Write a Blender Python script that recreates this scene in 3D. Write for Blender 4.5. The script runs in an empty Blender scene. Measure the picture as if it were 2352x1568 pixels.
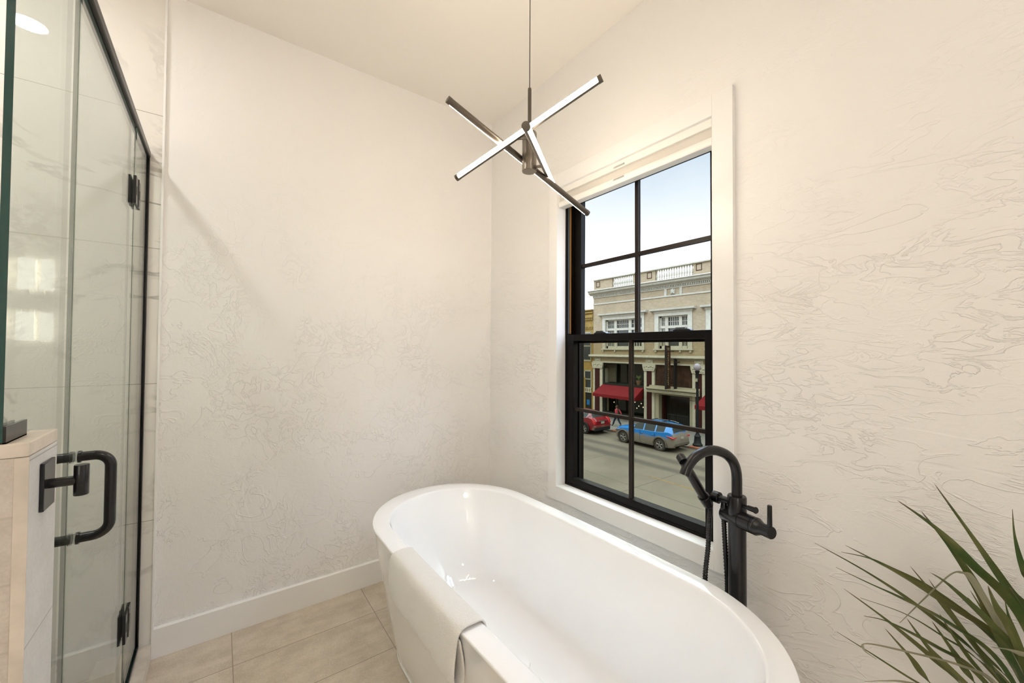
import bpy, bmesh, math, random
from mathutils import Vector, Matrix
random.seed(11)
D = bpy.data
S = bpy.context.scene
COL = S.collection
PI = math.pi

# ------------------------------------------------------------------ camera
cam_d = D.cameras.new('camera'); cam = D.objects.new('camera', cam_d); COL.objects.link(cam)
yaw, pitch, roll = math.radians(36.29975514), math.radians(1.12174135), math.radians(0.325014)
fw = Vector((math.sin(yaw)*math.cos(pitch), math.cos(yaw)*math.cos(pitch), math.sin(pitch)))
rt = Vector((math.cos(yaw), -math.sin(yaw), 0)); up = rt.cross(fw)
rt2 = math.cos(roll)*rt + math.sin(roll)*up
up2 = -math.sin(roll)*rt + math.cos(roll)*up
m = Matrix.Identity(4)
for i in range(3):
    m[i][0] = rt2[i]; m[i][1] = up2[i]; m[i][2] = -fw[i]
m.translation = Vector((-1.587, -2.423, 1.397))
cam.matrix_world = m
cam_d.sensor_width = 36.0; cam_d.sensor_fit = 'HORIZONTAL'
cam_d.lens = 36*914.2585/2352
cam_d.clip_start = 0.02; cam_d.clip_end = 500
S.camera = cam

# ------------------------------------------------------------------ light levels
EXPOSURE = 0.0
SKY = 4.2
SUN = 0.5
TUBE_L = 64.0       # pendant diffusers
FILL_SPOT_L = 150.0      # added ceiling light, unseen, that fills the room
SHOWER_L = 240.0
VANITY_L = 15.0
S.view_settings.view_transform = 'Standard'
S.view_settings.look = 'None'
S.view_settings.exposure = EXPOSURE
S.view_settings.gamma = 1.0
S.view_settings.use_curve_mapping = False
S.cycles.use_denoising = True
S.cycles.max_bounces = 14
S.cycles.transparent_max_bounces = 24
S.cycles.diffuse_bounces = 8

w = D.worlds.new('sky'); S.world = w; w.use_nodes = True
nt = w.node_tree; N = nt.nodes; N.clear()
out = N.new('ShaderNodeOutputWorld'); bg = N.new('ShaderNodeBackground')
tc = N.new('ShaderNodeTexCoord'); sx = N.new('ShaderNodeSeparateXYZ')
ramp = N.new('ShaderNodeValToRGB'); cr = ramp.color_ramp
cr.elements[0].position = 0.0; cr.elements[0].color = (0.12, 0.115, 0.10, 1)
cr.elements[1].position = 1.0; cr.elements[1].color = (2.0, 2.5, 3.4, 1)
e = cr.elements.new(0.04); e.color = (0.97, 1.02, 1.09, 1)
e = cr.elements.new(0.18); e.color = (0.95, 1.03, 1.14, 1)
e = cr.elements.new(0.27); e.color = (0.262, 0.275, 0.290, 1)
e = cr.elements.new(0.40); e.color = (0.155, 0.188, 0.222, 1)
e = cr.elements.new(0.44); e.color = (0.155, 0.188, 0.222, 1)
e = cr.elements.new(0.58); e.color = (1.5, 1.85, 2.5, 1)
cl = N.new('ShaderNodeTexNoise'); cl.inputs['Scale'].default_value = 3.2; cl.inputs['Detail'].default_value = 6
clr = N.new('ShaderNodeMapRange'); clr.inputs[1].default_value = 0.42; clr.inputs[2].default_value = 0.72
mixc = N.new('ShaderNodeMix'); mixc.data_type = 'RGBA'; mixc.inputs[7].default_value = (0.255, 0.265, 0.275, 1)
L = nt.links.new
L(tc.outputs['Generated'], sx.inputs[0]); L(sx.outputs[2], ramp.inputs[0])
L(tc.outputs['Generated'], cl.inputs['Vector']); L(cl.outputs[0], clr.inputs[0])
cfz = N.new('ShaderNodeMapRange'); cfz.inputs[1].default_value = 0.40; cfz.inputs[2].default_value = 0.48; cfz.inputs[3].default_value = 0.55; cfz.inputs[4].default_value = 0.0
cfm = N.new('ShaderNodeMath'); cfm.operation = 'MULTIPLY'
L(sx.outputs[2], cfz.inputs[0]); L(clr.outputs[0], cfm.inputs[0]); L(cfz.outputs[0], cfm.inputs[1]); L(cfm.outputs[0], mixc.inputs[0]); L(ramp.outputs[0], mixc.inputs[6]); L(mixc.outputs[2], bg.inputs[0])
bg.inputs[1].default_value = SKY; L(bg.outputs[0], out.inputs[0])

sd = D.lights.new('sun', 'SUN'); sd.energy = SUN; sd.angle = math.radians(70); sd.color = (1.0, 0.95, 0.86)
so = D.objects.new('sun', sd); COL.objects.link(so)
so.rotation_euler = Vector((1.0, 0.25, -1.0)).to_track_quat('-Z', 'Y').to_euler()
so.location = (-8, -4, 14)

# ------------------------------------------------------------------ helpers
def tag(o, label=None, cat=None, group=None, kind=None):
    if label: o['label'] = label
    if cat: o['category'] = cat
    if group: o['group'] = group
    if kind: o['kind'] = kind
    return o

WP = {}
def empty(name, loc, label=None, cat=None, group=None, kind=None):
    o = D.objects.new(name, None); COL.objects.link(o)
    o.location = loc; o.empty_display_size = 0.1
    WP[o.name] = Vector(loc)
    return tag(o, label, cat, group, kind)

class MB:
    def __init__(s): s.v = []; s.f = []; s.m = []; s.att = []
    def add(s, vs, fs, mat=0, a=None):
        b = len(s.v); s.v += [tuple(x) for x in vs]
        s.att += (a if a else [0.0]*len(vs))
        for q in fs: s.f.append(tuple(b+i for i in q)); s.m.append(mat)
        return s
    def box(s, x0, x1, y0, y1, z0, z1, mat=0, mats=None):
        x0, x1 = min(x0, x1), max(x0, x1); y0, y1 = min(y0, y1), max(y0, y1); z0, z1 = min(z0, z1), max(z0, z1)
        vs = [(x0,y0,z0),(x1,y0,z0),(x1,y1,z0),(x0,y1,z0),(x0,y0,z1),(x1,y0,z1),(x1,y1,z1),(x0,y1,z1)]
        fs = [(0,3,2,1),(4,5,6,7),(0,1,5,4),(1,2,6,5),(2,3,7,6),(3,0,4,7)]   # -z +z -y +x +y -x
        b = len(s.v); s.v += vs; s.att += [0.0]*8
        for i, q in enumerate(fs):
            s.f.append(tuple(b+k for k in q)); s.m.append(mats[i] if mats else mat)
        return s
    def prism(s, poly, axis, a0, a1, mat=0, side=None):
        # poly: 2d points; axis 0 -> (y,z), 1 -> (x,z), 2 -> (x,y)
        def P(p, a):
            return [(a,p[0],p[1]), (p[0],a,p[1]), (p[0],p[1],a)][axis]
        n = len(poly)
        vs = [P(p, a0) for p in poly] + [P(p, a1) for p in poly]
        s.add(vs, [tuple(range(n-1,-1,-1)), tuple(range(n, 2*n))], mat)
        b = len(s.v)-2*n
        for i in range(n):
            j = (i+1) % n
            s.f.append((b+i, b+j, b+n+j, b+n+i)); s.m.append(mat if side is None else side)
        return s
    def tube(s, path, r, n=12, cap=True, mat=0):
        path = [Vector(p) for p in path]; k = len(path)
        rs = r if isinstance(r, (list, tuple)) else [r]*k
        t0 = (path[1]-path[0]).normalized()
        u = t0.cross(Vector((0,0,1)))
        if u.length < 1e-4: u = t0.cross(Vector((1,0,0)))
        u.normalize(); vs = []; prev = t0
        for i in range(k):
            if i == 0: t = t0
            elif i == k-1: t = (path[-1]-path[-2]).normalized()
            else: t = ((path[i+1]-path[i]).normalized() + (path[i]-path[i-1]).normalized()).normalized()
            q = prev.rotation_difference(t); u = (q @ u).normalized(); prev = t
            w_ = t.cross(u)
            for j in range(n):
                a = 2*PI*j/n; vs.append(path[i] + (u*math.cos(a)+w_*math.sin(a))*rs[i])
        fs = []
        for i in range(k-1):
            for j in range(n):
                j2 = (j+1) % n
                fs.append((i*n+j, i*n+j2, (i+1)*n+j2, (i+1)*n+j))
        if cap:
            fs.append(tuple(range(n-1,-1,-1))); fs.append(tuple((k-1)*n+j for j in range(n)))
        return s.add(vs, fs, mat)
    def cyl(s, p0, p1, r, r1=None, n=20, mat=0):
        return s.tube([p0, p1], [r, r if r1 is None else r1], n, True, mat)
    def lathe(s, prof, c=(0,0,0), n=24, axis=2, mat=0, cap=True):
        vs = []
        for (r, z) in prof:
            for j in range(n):
                a = 2*PI*j/n; p = [r*math.cos(a), r*math.sin(a)]
                q = {2:(p[0],p[1],z), 0:(z,p[0],p[1]), 1:(p[1],z,p[0])}[axis]
                vs.append((c[0]+q[0], c[1]+q[1], c[2]+q[2]))
        fs = []
        for i in range(len(prof)-1):
            for j in range(n):
                j2 = (j+1) % n; fs.append((i*n+j, i*n+j2, (i+1)*n+j2, (i+1)*n+j))
        if cap:
            fs.append(tuple(range(n-1,-1,-1))); fs.append(tuple((len(prof)-1)*n+j for j in range(n)))
        return s.add(vs, fs, mat)
    def sphere(s, c, r, n=14, k=10, sc=(1,1,1), mat=0):
        prof = []
        vs = [(c[0], c[1], c[2]-r*sc[2])]
        for i in range(1, k):
            a = -PI/2 + PI*i/k
            for j in range(n):
                b = 2*PI*j/n
                vs.append((c[0]+r*sc[0]*math.cos(a)*math.cos(b), c[1]+r*sc[1]*math.cos(a)*math.sin(b), c[2]+r*sc[2]*math.sin(a)))
        vs.append((c[0], c[1], c[2]+r*sc[2])); fs = []
        for j in range(n): fs.append((0, 1+(j+1)%n, 1+j))
        for i in range(k-2):
            for j in range(n):
                fs.append((1+i*n+j, 1+i*n+(j+1)%n, 1+(i+1)*n+(j+1)%n, 1+(i+1)*n+j))
        t = len(vs)-1
        for j in range(n): fs.append((t, 1+(k-2)*n+j, 1+(k-2)*n+(j+1)%n))
        return s.add(vs, fs, mat)
    def grid(s, rows, mat=0, close=False, a=None):
        n = len(rows[0]); vs = [p for r in rows for p in r]; fs = []
        for i in range(len(rows)-1):
            for j in range(n if close else n-1):
                j2 = (j+1) % n; fs.append((i*n+j, i*n+j2, (i+1)*n+j2, (i+1)*n+j))
        return s.add(vs, fs, mat, a)
    def build(s, name, mats, parent=None, smooth=False, bevel=0, label=None, cat=None, group=None, kind=None,
              solid=0, sub=0, origin=None, att=False, segs=2, angle=35):
        if not isinstance(mats, (list, tuple)): mats = [mats]
        me = D.meshes.new(name)
        if parent is not None: org = WP[parent.name]
        elif origin is not None: org = Vector(origin)
        else:
            xs = [p[0] for p in s.v]; ys = [p[1] for p in s.v]; zs = [p[2] for p in s.v]
            org = Vector(((min(xs)+max(xs))/2, (min(ys)+max(ys))/2, min(zs)))
        me.from_pydata([Vector(p)-org for p in s.v], [], s.f)
        for mt in mats: me.materials.append(mt)
        me.polygons.foreach_set('material_index', s.m)
        bm = bmesh.new(); bm.from_mesh(me); bmesh.ops.recalc_face_normals(bm, faces=bm.faces); bm.to_mesh(me); bm.free()
        if att:
            at = me.attributes.new('along', 'FLOAT', 'POINT'); at.data.foreach_set('value', s.att)
        if smooth:
            me.shade_smooth()
            try: me.set_sharp_from_angle(angle=math.radians(angle))
            except Exception: pass
        o = D.objects.new(name, me); COL.objects.link(o)
        if parent is not None: o.parent = parent; WP[o.name] = org
        else: o.location = org; WP[o.name] = org
        if solid:
            md = o.modifiers.new('solid', 'SOLIDIFY'); md.thickness = solid; md.offset = 0
        if bevel:
            md = o.modifiers.new('bevel', 'BEVEL'); md.width = bevel; md.segments = segs; md.limit_method = 'ANGLE'; md.angle_limit = math.radians(40)
            if not smooth: me.shade_smooth(); md.harden_normals = False; me.set_sharp_from_angle(angle=math.radians(50))
        if sub:
            md = o.modifiers.new('sub', 'SUBSURF'); md.levels = sub; md.render_levels = sub
        return tag(o, label, cat, group, kind)

def B(x0,x1,y0,y1,z0,z1): return MB().box(x0,x1,y0,y1,z0,z1)

# ------------------------------------------------------------------ materials
def base(name):
    mt = D.materials.new(name); mt.use_nodes = True
    t = mt.node_tree; p = t.nodes['Principled BSDF']
    return mt, t, p
def nd(t, typ, **kw):
    n = t.nodes.new(typ)
    for k, v in kw.items():
        if k.startswith('i_'): n.inputs[k[2:].replace('_', ' ')].default_value = v
        else: setattr(n, k, v)
    return n
def math_(t, op, a, b=None, c=None, clamp=False):
    n = t.nodes.new('ShaderNodeMath'); n.operation = op; n.use_clamp = clamp
    for i, v in enumerate((a, b, c)):
        if v is None: continue
        if isinstance(v, (int, float)): n.inputs[i].default_value = v
        else: t.links.new(v, n.inputs[i])
    return n.outputs[0]
def noise(t, vec, scale, detail=4, rough=0.5, dist=0.0):
    n = t.nodes.new('ShaderNodeTexNoise')
    n.inputs['Scale'].default_value = scale; n.inputs['Detail'].default_value = detail
    n.inputs['Roughness'].default_value = rough; n.inputs['Distortion'].default_value = dist
    if vec is not None: t.links.new(vec, n.inputs['Vector'])
    return n.outputs[0]
def pos(t, scale=(1,1,1)):
    g = t.nodes.new('ShaderNodeNewGeometry'); mp = t.nodes.new('ShaderNodeMapping')
    mp.inputs['Scale'].default_value = scale; t.links.new(g.outputs['Position'], mp.inputs['Vector'])
    return mp.outputs[0]
def mrange(t, v, a, b, c=0.0, d=1.0, smooth=True):
    n = t.nodes.new('ShaderNodeMapRange'); n.interpolation_type = 'SMOOTHSTEP' if smooth else 'LINEAR'
    t.links.new(v, n.inputs[0])
    for i, x in enumerate((a, b, c, d)): n.inputs[i+1].default_value = x
    return n.outputs[0]
def mixc_(t, fac, a, b):
    n = t.nodes.new('ShaderNodeMix'); n.data_type = 'RGBA'
    if isinstance(fac, (int, float)): n.inputs[0].default_value = fac
    else: t.links.new(fac, n.inputs[0])
    for i, v in ((6, a), (7, b)):
        if isinstance(v, tuple): n.inputs[i].default_value = (v + (1,))[:4]
        else: t.links.new(v, n.inputs[i])
    return n.outputs[2]
def bump(t, p, h, strength, dist):
    b = t.nodes.new('ShaderNodeBump'); b.inputs['Strength'].default_value = strength; b.inputs['Distance'].default_value = dist
    t.links.new(h, b.inputs['Height']); t.links.new(b.outputs[0], p.inputs['Normal'])

def plain(name, col, rough=0.5, metal=0.0, spec=0.5, coat=0.0, var=0.0, vscale=8, bmp=0.0, bscale=60, bdist=0.002):
    mt, t, p = base(name)
    p.inputs['Base Color'].default_value = (*col, 1); p.inputs['Roughness'].default_value = rough
    p.inputs['Metallic'].default_value = metal; p.inputs['Specular IOR Level'].default_value = spec
    p.inputs['Coat Weight'].default_value = coat
    if var:
        n = noise(t, pos(t), vscale, 5)
        c = mixc_(t, mrange(t, n, 0.3, 0.7), tuple(x*(1-var) for x in col), tuple(min(1, x*(1+var)) for x in col))
        t.links.new(c, p.inputs['Base Color'])
    if bmp: bump(t, p, noise(t, pos(t), bscale, 3), bmp, bdist)
    return mt
def emis(name, col, strength):
    mt, t, p = base(name)
    p.inputs['Base Color'].default_value = (*col, 1)
    p.inputs['Emission Color'].default_value = (*col, 1); p.inputs['Emission Strength'].default_value = strength
    return mt
def glassmat(name, tint, f0=0.04, rough=0.0, coated=False):   # coated: anti-reflective pane
    mt = D.materials.new(name); mt.use_nodes = True; t = mt.node_tree; t.nodes.clear()
    o = nd(t, 'ShaderNodeOutputMaterial'); tr = nd(t, 'ShaderNodeBsdfTransparent'); gl = nd(t, 'ShaderNodeBsdfGlossy')
    tr.inputs[0].default_value = (*tint, 1); gl.inputs['Roughness'].default_value = rough
    lw = nd(t, 'ShaderNodeLayerWeight'); lw.inputs[0].default_value = 0.5
    f = math_(t, 'POWER', lw.outputs['Facing'], 5.0); f = math_(t, 'MULTIPLY_ADD', f, 0.0 if coated else 1-f0, f0)
    mx = nd(t, 'ShaderNodeMixShader'); t.links.new(f, mx.inputs[0]); t.links.new(tr.outputs[0], mx.inputs[1]); t.links.new(gl.outputs[0], mx.inputs[2])
    t.links.new(mx.outputs[0], o.inputs[0]); return mt

def plaster(name, col, flow, strength=0.5):
    mt, t, p = base(name)
    p.inputs['Base Color'].default_value = (*col, 1); p.inputs['Roughness'].default_value = 0.55
    p.inputs['Specular IOR Level'].default_value = 0.35
    v = pos(t, flow); v0 = pos(t)
    def ridge(vec, sc, th, dist):
        n = noise(t, vec, sc, 3, 0.55, dist)
        a = math_(t, 'ABSOLUTE', math_(t, 'SUBTRACT', n, 0.5))
        return mrange(t, a, 0.0, th, 1.0, 0.0)
    m1 = mrange(t, noise(t, v0, 1.9, 3, 0.5), 0.40, 0.56)
    sz = nd(t, 'ShaderNodeSeparateXYZ'); t.links.new(v0, sz.inputs[0])
    hz = mrange(t, sz.outputs[2], 1.3, 2.5, 1.0, 0.18)          # the trowel work is heaviest low on the wall
    m2 = mrange(t, noise(t, v0, 2.7, 3, 0.5, 0.4), 0.44, 0.58)
    h1 = math_(t, 'MULTIPLY', ridge(v, 5.0, 0.016, 1.4), m1)
    h2 = math_(t, 'MULTIPLY', ridge(v, 13.0, 0.035, 1.5), m2)
    pl = mrange(t, noise(t, v, 2.2, 4, 0.6, 1.0), 0.46, 0.50)      # flat trowel plateaus with an edge
    fine = noise(t, v0, 34, 3, 0.6)
    h = math_(t, 'ADD', math_(t, 'MULTIPLY', h1, 0.45), math_(t, 'MULTIPLY', h2, 0.5))
    h = math_(t, 'ADD', h, math_(t, 'MULTIPLY', math_(t, 'MULTIPLY', pl, m1), 0.3))
    h = math_(t, 'ADD', h, math_(t, 'MULTIPLY', fine, 0.30))
    h = math_(t, 'MULTIPLY', h, hz); h = math_(t, 'ADD', h, math_(t, 'MULTIPLY', fine, 0.12))
    bump(t, p, h, strength, 0.0040)
    return mt

def marble(name):
    mt, t, p = base(name)
    v = pos(t)
    def vein(sc, th, dist):
        n = noise(t, v, sc, 6, 0.6, dist)
        return mrange(t, math_(t, 'ABSOLUTE', math_(t, 'SUBTRACT', n, 0.5)), 0.0, th, 1.0, 0.0)
    mk = mrange(t, noise(t, v, 1.4, 3), 0.48, 0.62)
    mk2 = mrange(t, noise(t, v, 2.3, 2), 0.40, 0.65)
    ve = math_(t, 'MULTIPLY', vein(1.1, 0.016, 0.9), math_(t, 'MULTIPLY', mk2, 0.85))
    ve2 = math_(t, 'MULTIPLY', vein(2.0, 0.03, 0.7), math_(t, 'MULTIPLY', mk, 0.34))
    f = math_(t, 'ADD', ve, ve2, clamp=True)
    c = mixc_(t, f, (0.80, 0.78, 0.74), (0.33, 0.32, 0.30))
    sp = nd(t, 'ShaderNodeSeparateXYZ'); t.links.new(v, sp.inputs[0])
    fr = math_(t, 'FRACT', math_(t, 'DIVIDE', math_(t, 'SUBTRACT', sp.outputs[2], 0.0075-0.0012), 0.6125))
    g = math_(t, 'LESS_THAN', fr, 0.0042)
    c = mixc_(t, g, c, (0.36, 0.34, 0.31)); t.links.new(c, p.inputs['Base Color'])
    p.inputs['Roughness'].default_value = 0.012
    b = math_(t, 'SUBTRACT', 1.0, g); bump(t, p, b, 0.3, 0.001)
    return mt

def tiles(name, c1, c2, grout, tw, th, ox, oy, axes=(0,1), gap=0.0016, rough=0.45, streak=(3, 14)):
    mt, t, p = base(name)
    v = pos(t); sp = nd(t, 'ShaderNodeSeparateXYZ'); t.links.new(v, sp.inputs[0])
    fx = math_(t, 'DIVIDE', math_(t, 'SUBTRACT', sp.outputs[axes[0]], ox), tw)
    fy = math_(t, 'DIVIDE', math_(t, 'SUBTRACT', sp.outputs[axes[1]], oy), th)
    gx = math_(t, 'LESS_THAN', math_(t, 'ABSOLUTE', math_(t, 'SUBTRACT', math_(t, 'FRACT', math_(t, 'ADD', fx, 0.5)), 0.5)), gap/tw)
    gy = math_(t, 'LESS_THAN', math_(t, 'ABSOLUTE', math_(t, 'SUBTRACT', math_(t, 'FRACT', math_(t, 'ADD', fy, 0.5)), 0.5)), gap/th)
    g = math_(t, 'MAXIMUM', gx, gy)
    cell = nd(t, 'ShaderNodeCombineXYZ'); t.links.new(math_(t, 'FLOOR', fx), cell.inputs[0]); t.links.new(math_(t, 'FLOOR', fy), cell.inputs[1])
    wn = nd(t, 'ShaderNodeTexWhiteNoise'); wn.noise_dimensions = '3D'; t.links.new(cell.outputs[0], wn.inputs['Vector'])
    sh = nd(t, 'ShaderNodeVectorMath', operation='MULTIPLY_ADD'); t.links.new(wn.outputs['Color'], sh.inputs[0]); sh.inputs[1].default_value = (7,7,7); t.links.new(v, sh.inputs[2])
    mp = nd(t, 'ShaderNodeMapping'); mp.inputs['Scale'].default_value = (streak[0], streak[1], streak[1]); t.links.new(sh.outputs[0], mp.inputs['Vector'])
    n1 = noise(t, mp.outputs[0], 1.0, 6, 0.62, 0.3); n2 = noise(t, v, 160, 2, 0.6); n3 = noise(t, v, 11, 6, 0.65)
    f = math_(t, 'ADD', math_(t, 'MULTIPLY', mrange(t, n1, 0.3, 0.7), 0.34), math_(t, 'ADD', math_(t, 'MULTIPLY', mrange(t, n2, 0.25, 0.75), 0.36), math_(t, 'MULTIPLY', mrange(t, n3, 0.35, 0.65), 0.30)), clamp=True)
    c = mixc_(t, f, c1, c2); c = mixc_(t, g, c, grout); t.links.new(c, p.inputs['Base Color'])
    p.inputs['Roughness'].default_value = rough
    h = math_(t, 'SUBTRACT', math_(t, 'MULTIPLY', n2, 0.15), g); bump(t, p, h, 0.35, 0.0012)
    return mt

def brick(name, c1, c2, mortar, bw=0.22, bh=0.075):
    mt, t, p = base(name)
    v = pos(t); sp = nd(t, 'ShaderNodeSeparateXYZ'); t.links.new(v, sp.inputs[0])
    cb = nd(t, 'ShaderNodeCombineXYZ'); t.links.new(math_(t, 'ADD', sp.outputs[1], sp.outputs[0]), cb.inputs[0]); t.links.new(sp.outputs[2], cb.inputs[1])
    b = nd(t, 'ShaderNodeTexBrick'); b.inputs['Scale'].default_value = 1.0
    b.inputs['Brick Width'].default_value = bw; b.inputs['Row Height'].default_value = bh; b.inputs['Mortar Size'].default_value = 0.008
    b.inputs['Color1'].default_value = (*c1, 1); b.inputs['Color2'].default_value = (*c2, 1); b.inputs['Mortar'].default_value = (*mortar, 1)
    t.links.new(cb.outputs[0], b.inputs['Vector'])
    n = noise(t, v, 0.9, 4); c = mixc_(t, mrange(t, n, 0.3, 0.75, 0.0, 0.35), b.outputs['Color'], tuple(x*0.72 for x in c1))
    t.links.new(c, p.inputs['Base Color']); p.inputs['Roughness'].default_value = 0.85; p.inputs['Specular IOR Level'].default_value = 0.12
    return mt

M = {}
M['wall_a'] = plaster('plaster_back', (0.86, 0.85, 0.84), (1.0, 1.0, 1.0), 0.8)
M['wall_b'] = plaster('plaster_right', (0.86, 0.85, 0.84), (1.0, 0.62, 1.7), 0.8)
M['ceil'] = plain('ceiling_paint', (0.90, 0.865, 0.815), 0.7, bmp=0.15, bscale=40)
M['trim'] = plain('white_trim_paint', (0.87, 0.865, 0.86), 0.32)
M['marble'] = marble('marble_tile')
M['floor'] = tiles('floor_tile', (0.46, 0.39, 0.31), (0.74, 0.66, 0.56), (0.30, 0.25, 0.19), 0.6155, 0.3055, -0.902, -0.272)
M['floor_s'] = tiles('shower_floor_tile', (0.40, 0.355, 0.30), (0.56, 0.51, 0.445), (0.27, 0.235, 0.19), 0.61, 0.61, -2.3, -0.35)
M['stone'] = tiles('stone_tile', (0.47, 0.42, 0.37), (0.66, 0.61, 0.56), (0.50, 0.45, 0.40), 3.0, 0.107, -1.85, 0.907, axes=(0,2), gap=0.002, rough=0.5, streak=(5, 9))
M['stone_end'] = tiles('stone_tile_end', (0.54, 0.545, 0.55), (0.70, 0.705, 0.72), (0.38, 0.37, 0.36), 3.0, 0.306, 0.9, 0.903, axes=(1,2), gap=0.0012, rough=0.5, streak=(4, 6))  # same tile as the front; window daylight painted in as a cooler grey
M['stone_cap'] = plain('stone_cap', (0.64, 0.58, 0.51), 0.45, var=0.12, vscale=14)
M['black'] = plain('matte_black_metal', (0.007, 0.007, 0.0085), 0.27, 0.0, 0.5)
M['black_s'] = plain('black_painted_bronze', (0.007, 0.006, 0.006), 0.32, 0.0, 0.4)
M['frame'] = plain('window_frame_black', (0.004, 0.003, 0.0026), 0.40, 0.0, 0.16)
M['bronze'] = plain('bronze_frame', (0.016, 0.010, 0.007), 0.4, 0.0, 0.25)
M['amber'] = plain('amber_wood_strip', (0.35, 0.16, 0.03), 0.5)  # thin orange strip beside the grey one
M['slate'] = plain('grey_track_strip', (0.10, 0.13, 0.15), 0.4, 0.3)
M['gunmetal'] = plain('brushed_gunmetal', (0.27, 0.235, 0.195), 0.36, 0.85, 0.5)
M['gunmetal_d'] = plain('dark_brushed_metal', (0.15, 0.128, 0.105), 0.36, 0.85, 0.5)
M['acrylic'] = plain('white_acrylic', (0.92, 0.93, 0.945), 0.035, 0.0, 0.5, coat=0.5)
M['shade'] = plain('shade_fabric', (0.64, 0.61, 0.565), 0.85, bmp=0.2, bscale=400, bdist=0.0006)  # white fabric painted darker, holding the shade between the rails
M['shade_rail'] = plain('shade_rail_white', (0.86, 0.85, 0.82), 0.35)
M['clear'] = glassmat('clear_plastic', (0.82, 0.83, 0.84), 0.08, 0.1)
M['tube'] = emis('led_diffuser', (1.0, 0.845, 0.665), TUBE_L)
M['spot'] = emis('downlight_lens', (1.0, 0.93, 0.87), FILL_SPOT_L)
M['spot_s'] = emis('shower_downlight_lens', (1.0, 0.95, 0.90), SHOWER_L)
M['vanity'] = emis('vanity_opal_glass', (1.0, 0.95, 0.86), VANITY_L)
M['glass'] = glassmat('shower_glass', (0.925, 0.968, 0.95))
M['edge_c'] = glassmat('polished_edge', (0.95, 0.97, 0.96), 0.03, 0.05)
M['glass_e'] = plain('glass_edge_teal', (0.004, 0.055, 0.05), 0.08, 0.0, 0.8)
M['seal'] = glassmat('clear_seal', (0.50, 0.54, 0.51), 0.06, 0.2)
M['wglass'] = glassmat('window_glass', (0.985, 0.985, 0.975), 0.0, coated=True)
def screenmat():
    mt = D.materials.new('insect_screen_mesh'); mt.use_nodes = True; t = mt.node_tree; t.nodes.clear()
    o = nd(t, 'ShaderNodeOutputMaterial'); tr = nd(t, 'ShaderNodeBsdfTransparent')
    tr.inputs[0].default_value = (0.77, 0.745, 0.65, 1); t.links.new(tr.outputs[0], o.inputs[0]); return mt
M['screen'] = screenmat()
def towelmat():
    mt, t, p = base('terry_cloth')
    p.inputs['Base Color'].default_value = (0.95, 0.935, 0.905, 1); p.inputs['Roughness'].default_value = 0.95
    p.inputs['Sheen Weight'].default_value = 0.35; p.inputs['Specular IOR Level'].default_value = 0.1
    v = pos(t); h = math_(t, 'ADD', noise(t, v, 420, 2, 0.7), math_(t, 'MULTIPLY', noise(t, v, 60, 3), 0.6)); bump(t, p, h, 1.0, 0.004); return mt
M['towel'] = towelmat()
def leafmat():
    mt, t, p = base('grass_blade')
    a = nd(t, 'ShaderNodeAttribute'); a.attribute_name = 'along'
    n = noise(t, pos(t), 9, 3)
    g = mixc_(t, mrange(t, n, 0.35, 0.65), (0.045, 0.085, 0.018), (0.14, 0.145, 0.05))
    f = mrange(t, a.outputs['Fac'], 0.80, 1.0)
    c = mixc_(t, math_(t, 'MULTIPLY', f, 0.85), g, (0.16, 0.085, 0.06)); t.links.new(c, p.inputs['Base Color'])
    p.inputs['Roughness'].default_value = 0.42; p.inputs['Specular IOR Level'].default_value = 0.4
    return mt
M['leaf'] = leafmat()
M['leaf_old'] = plain('pale_blade', (0.30, 0.29, 0.20), 0.5, var=0.2)
M['pot'] = plain('pot_ceramic', (0.72, 0.70, 0.66), 0.5)
M['soil'] = plain('potting_soil', (0.06, 0.045, 0.03), 0.95, bmp=0.6, bscale=50, bdist=0.01)

# ================================================================== ROOM SHELL
CH = 3.045
XL, YR = -3.62, -4.06
B(XL-0.12, 0.18, YR-0.12, 0.12, -0.12, 0.0).build('floor', M['floor'], label='beige stone-look rectangular tile floor of the bathroom', cat='floor', kind='structure')
B(XL-0.12, 0.18, YR-0.12, 0.12, CH, CH+0.12).build('ceiling', M['ceil'], label='plain off-white painted ceiling above the tub', cat='ceiling', kind='structure')
B(-1.809, 0.0, 0.0, 0.12, 0, CH).build('wall_back', M['wall_a'], label='white textured plaster wall behind the head of the tub', cat='wall', kind='structure')
B(XL, -1.809, -0.012, 0.12, 0, CH).build('wall_shower', M['marble'], label='glossy white marble-tiled wall inside the shower', cat='wall', kind='structure')
B(XL-0.12, XL, YR, 0.12, 0, CH).build('wall_left', M['marble'], label='marble-tiled left end wall of the shower', cat='wall', kind='structure')
B(XL-0.12, 0.18, YR-0.12, YR, 0, CH).build('wall_rear', M['ceil'], label='plain wall behind the photographer', cat='wall', kind='structure')
# window wall with its opening
OY0, OY1, OZ0, OZ1 = -1.627, -0.722, 0.614, 2.334
wb = MB()
wb.box(0, 0.18, -2.99, OY0, 0, CH); wb.box(0, 0.18, YR, -3.895, 0, CH); wb.box(0, 0.18, -3.895, -2.99, 0, OZ0); wb.box(0, 0.18, -3.895, -2.99, OZ1, CH); wb.box(0, 0.18, OY1, 0.12, 0, CH)
wb.box(0, 0.18, OY0, OY1, 0, OZ0); wb.box(0, 0.18, OY0, OY1, OZ1, CH)
wb.build('wall_right', M['wall_b'], label='white trowel-textured plaster wall around the window', cat='wall', kind='structure')
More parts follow.
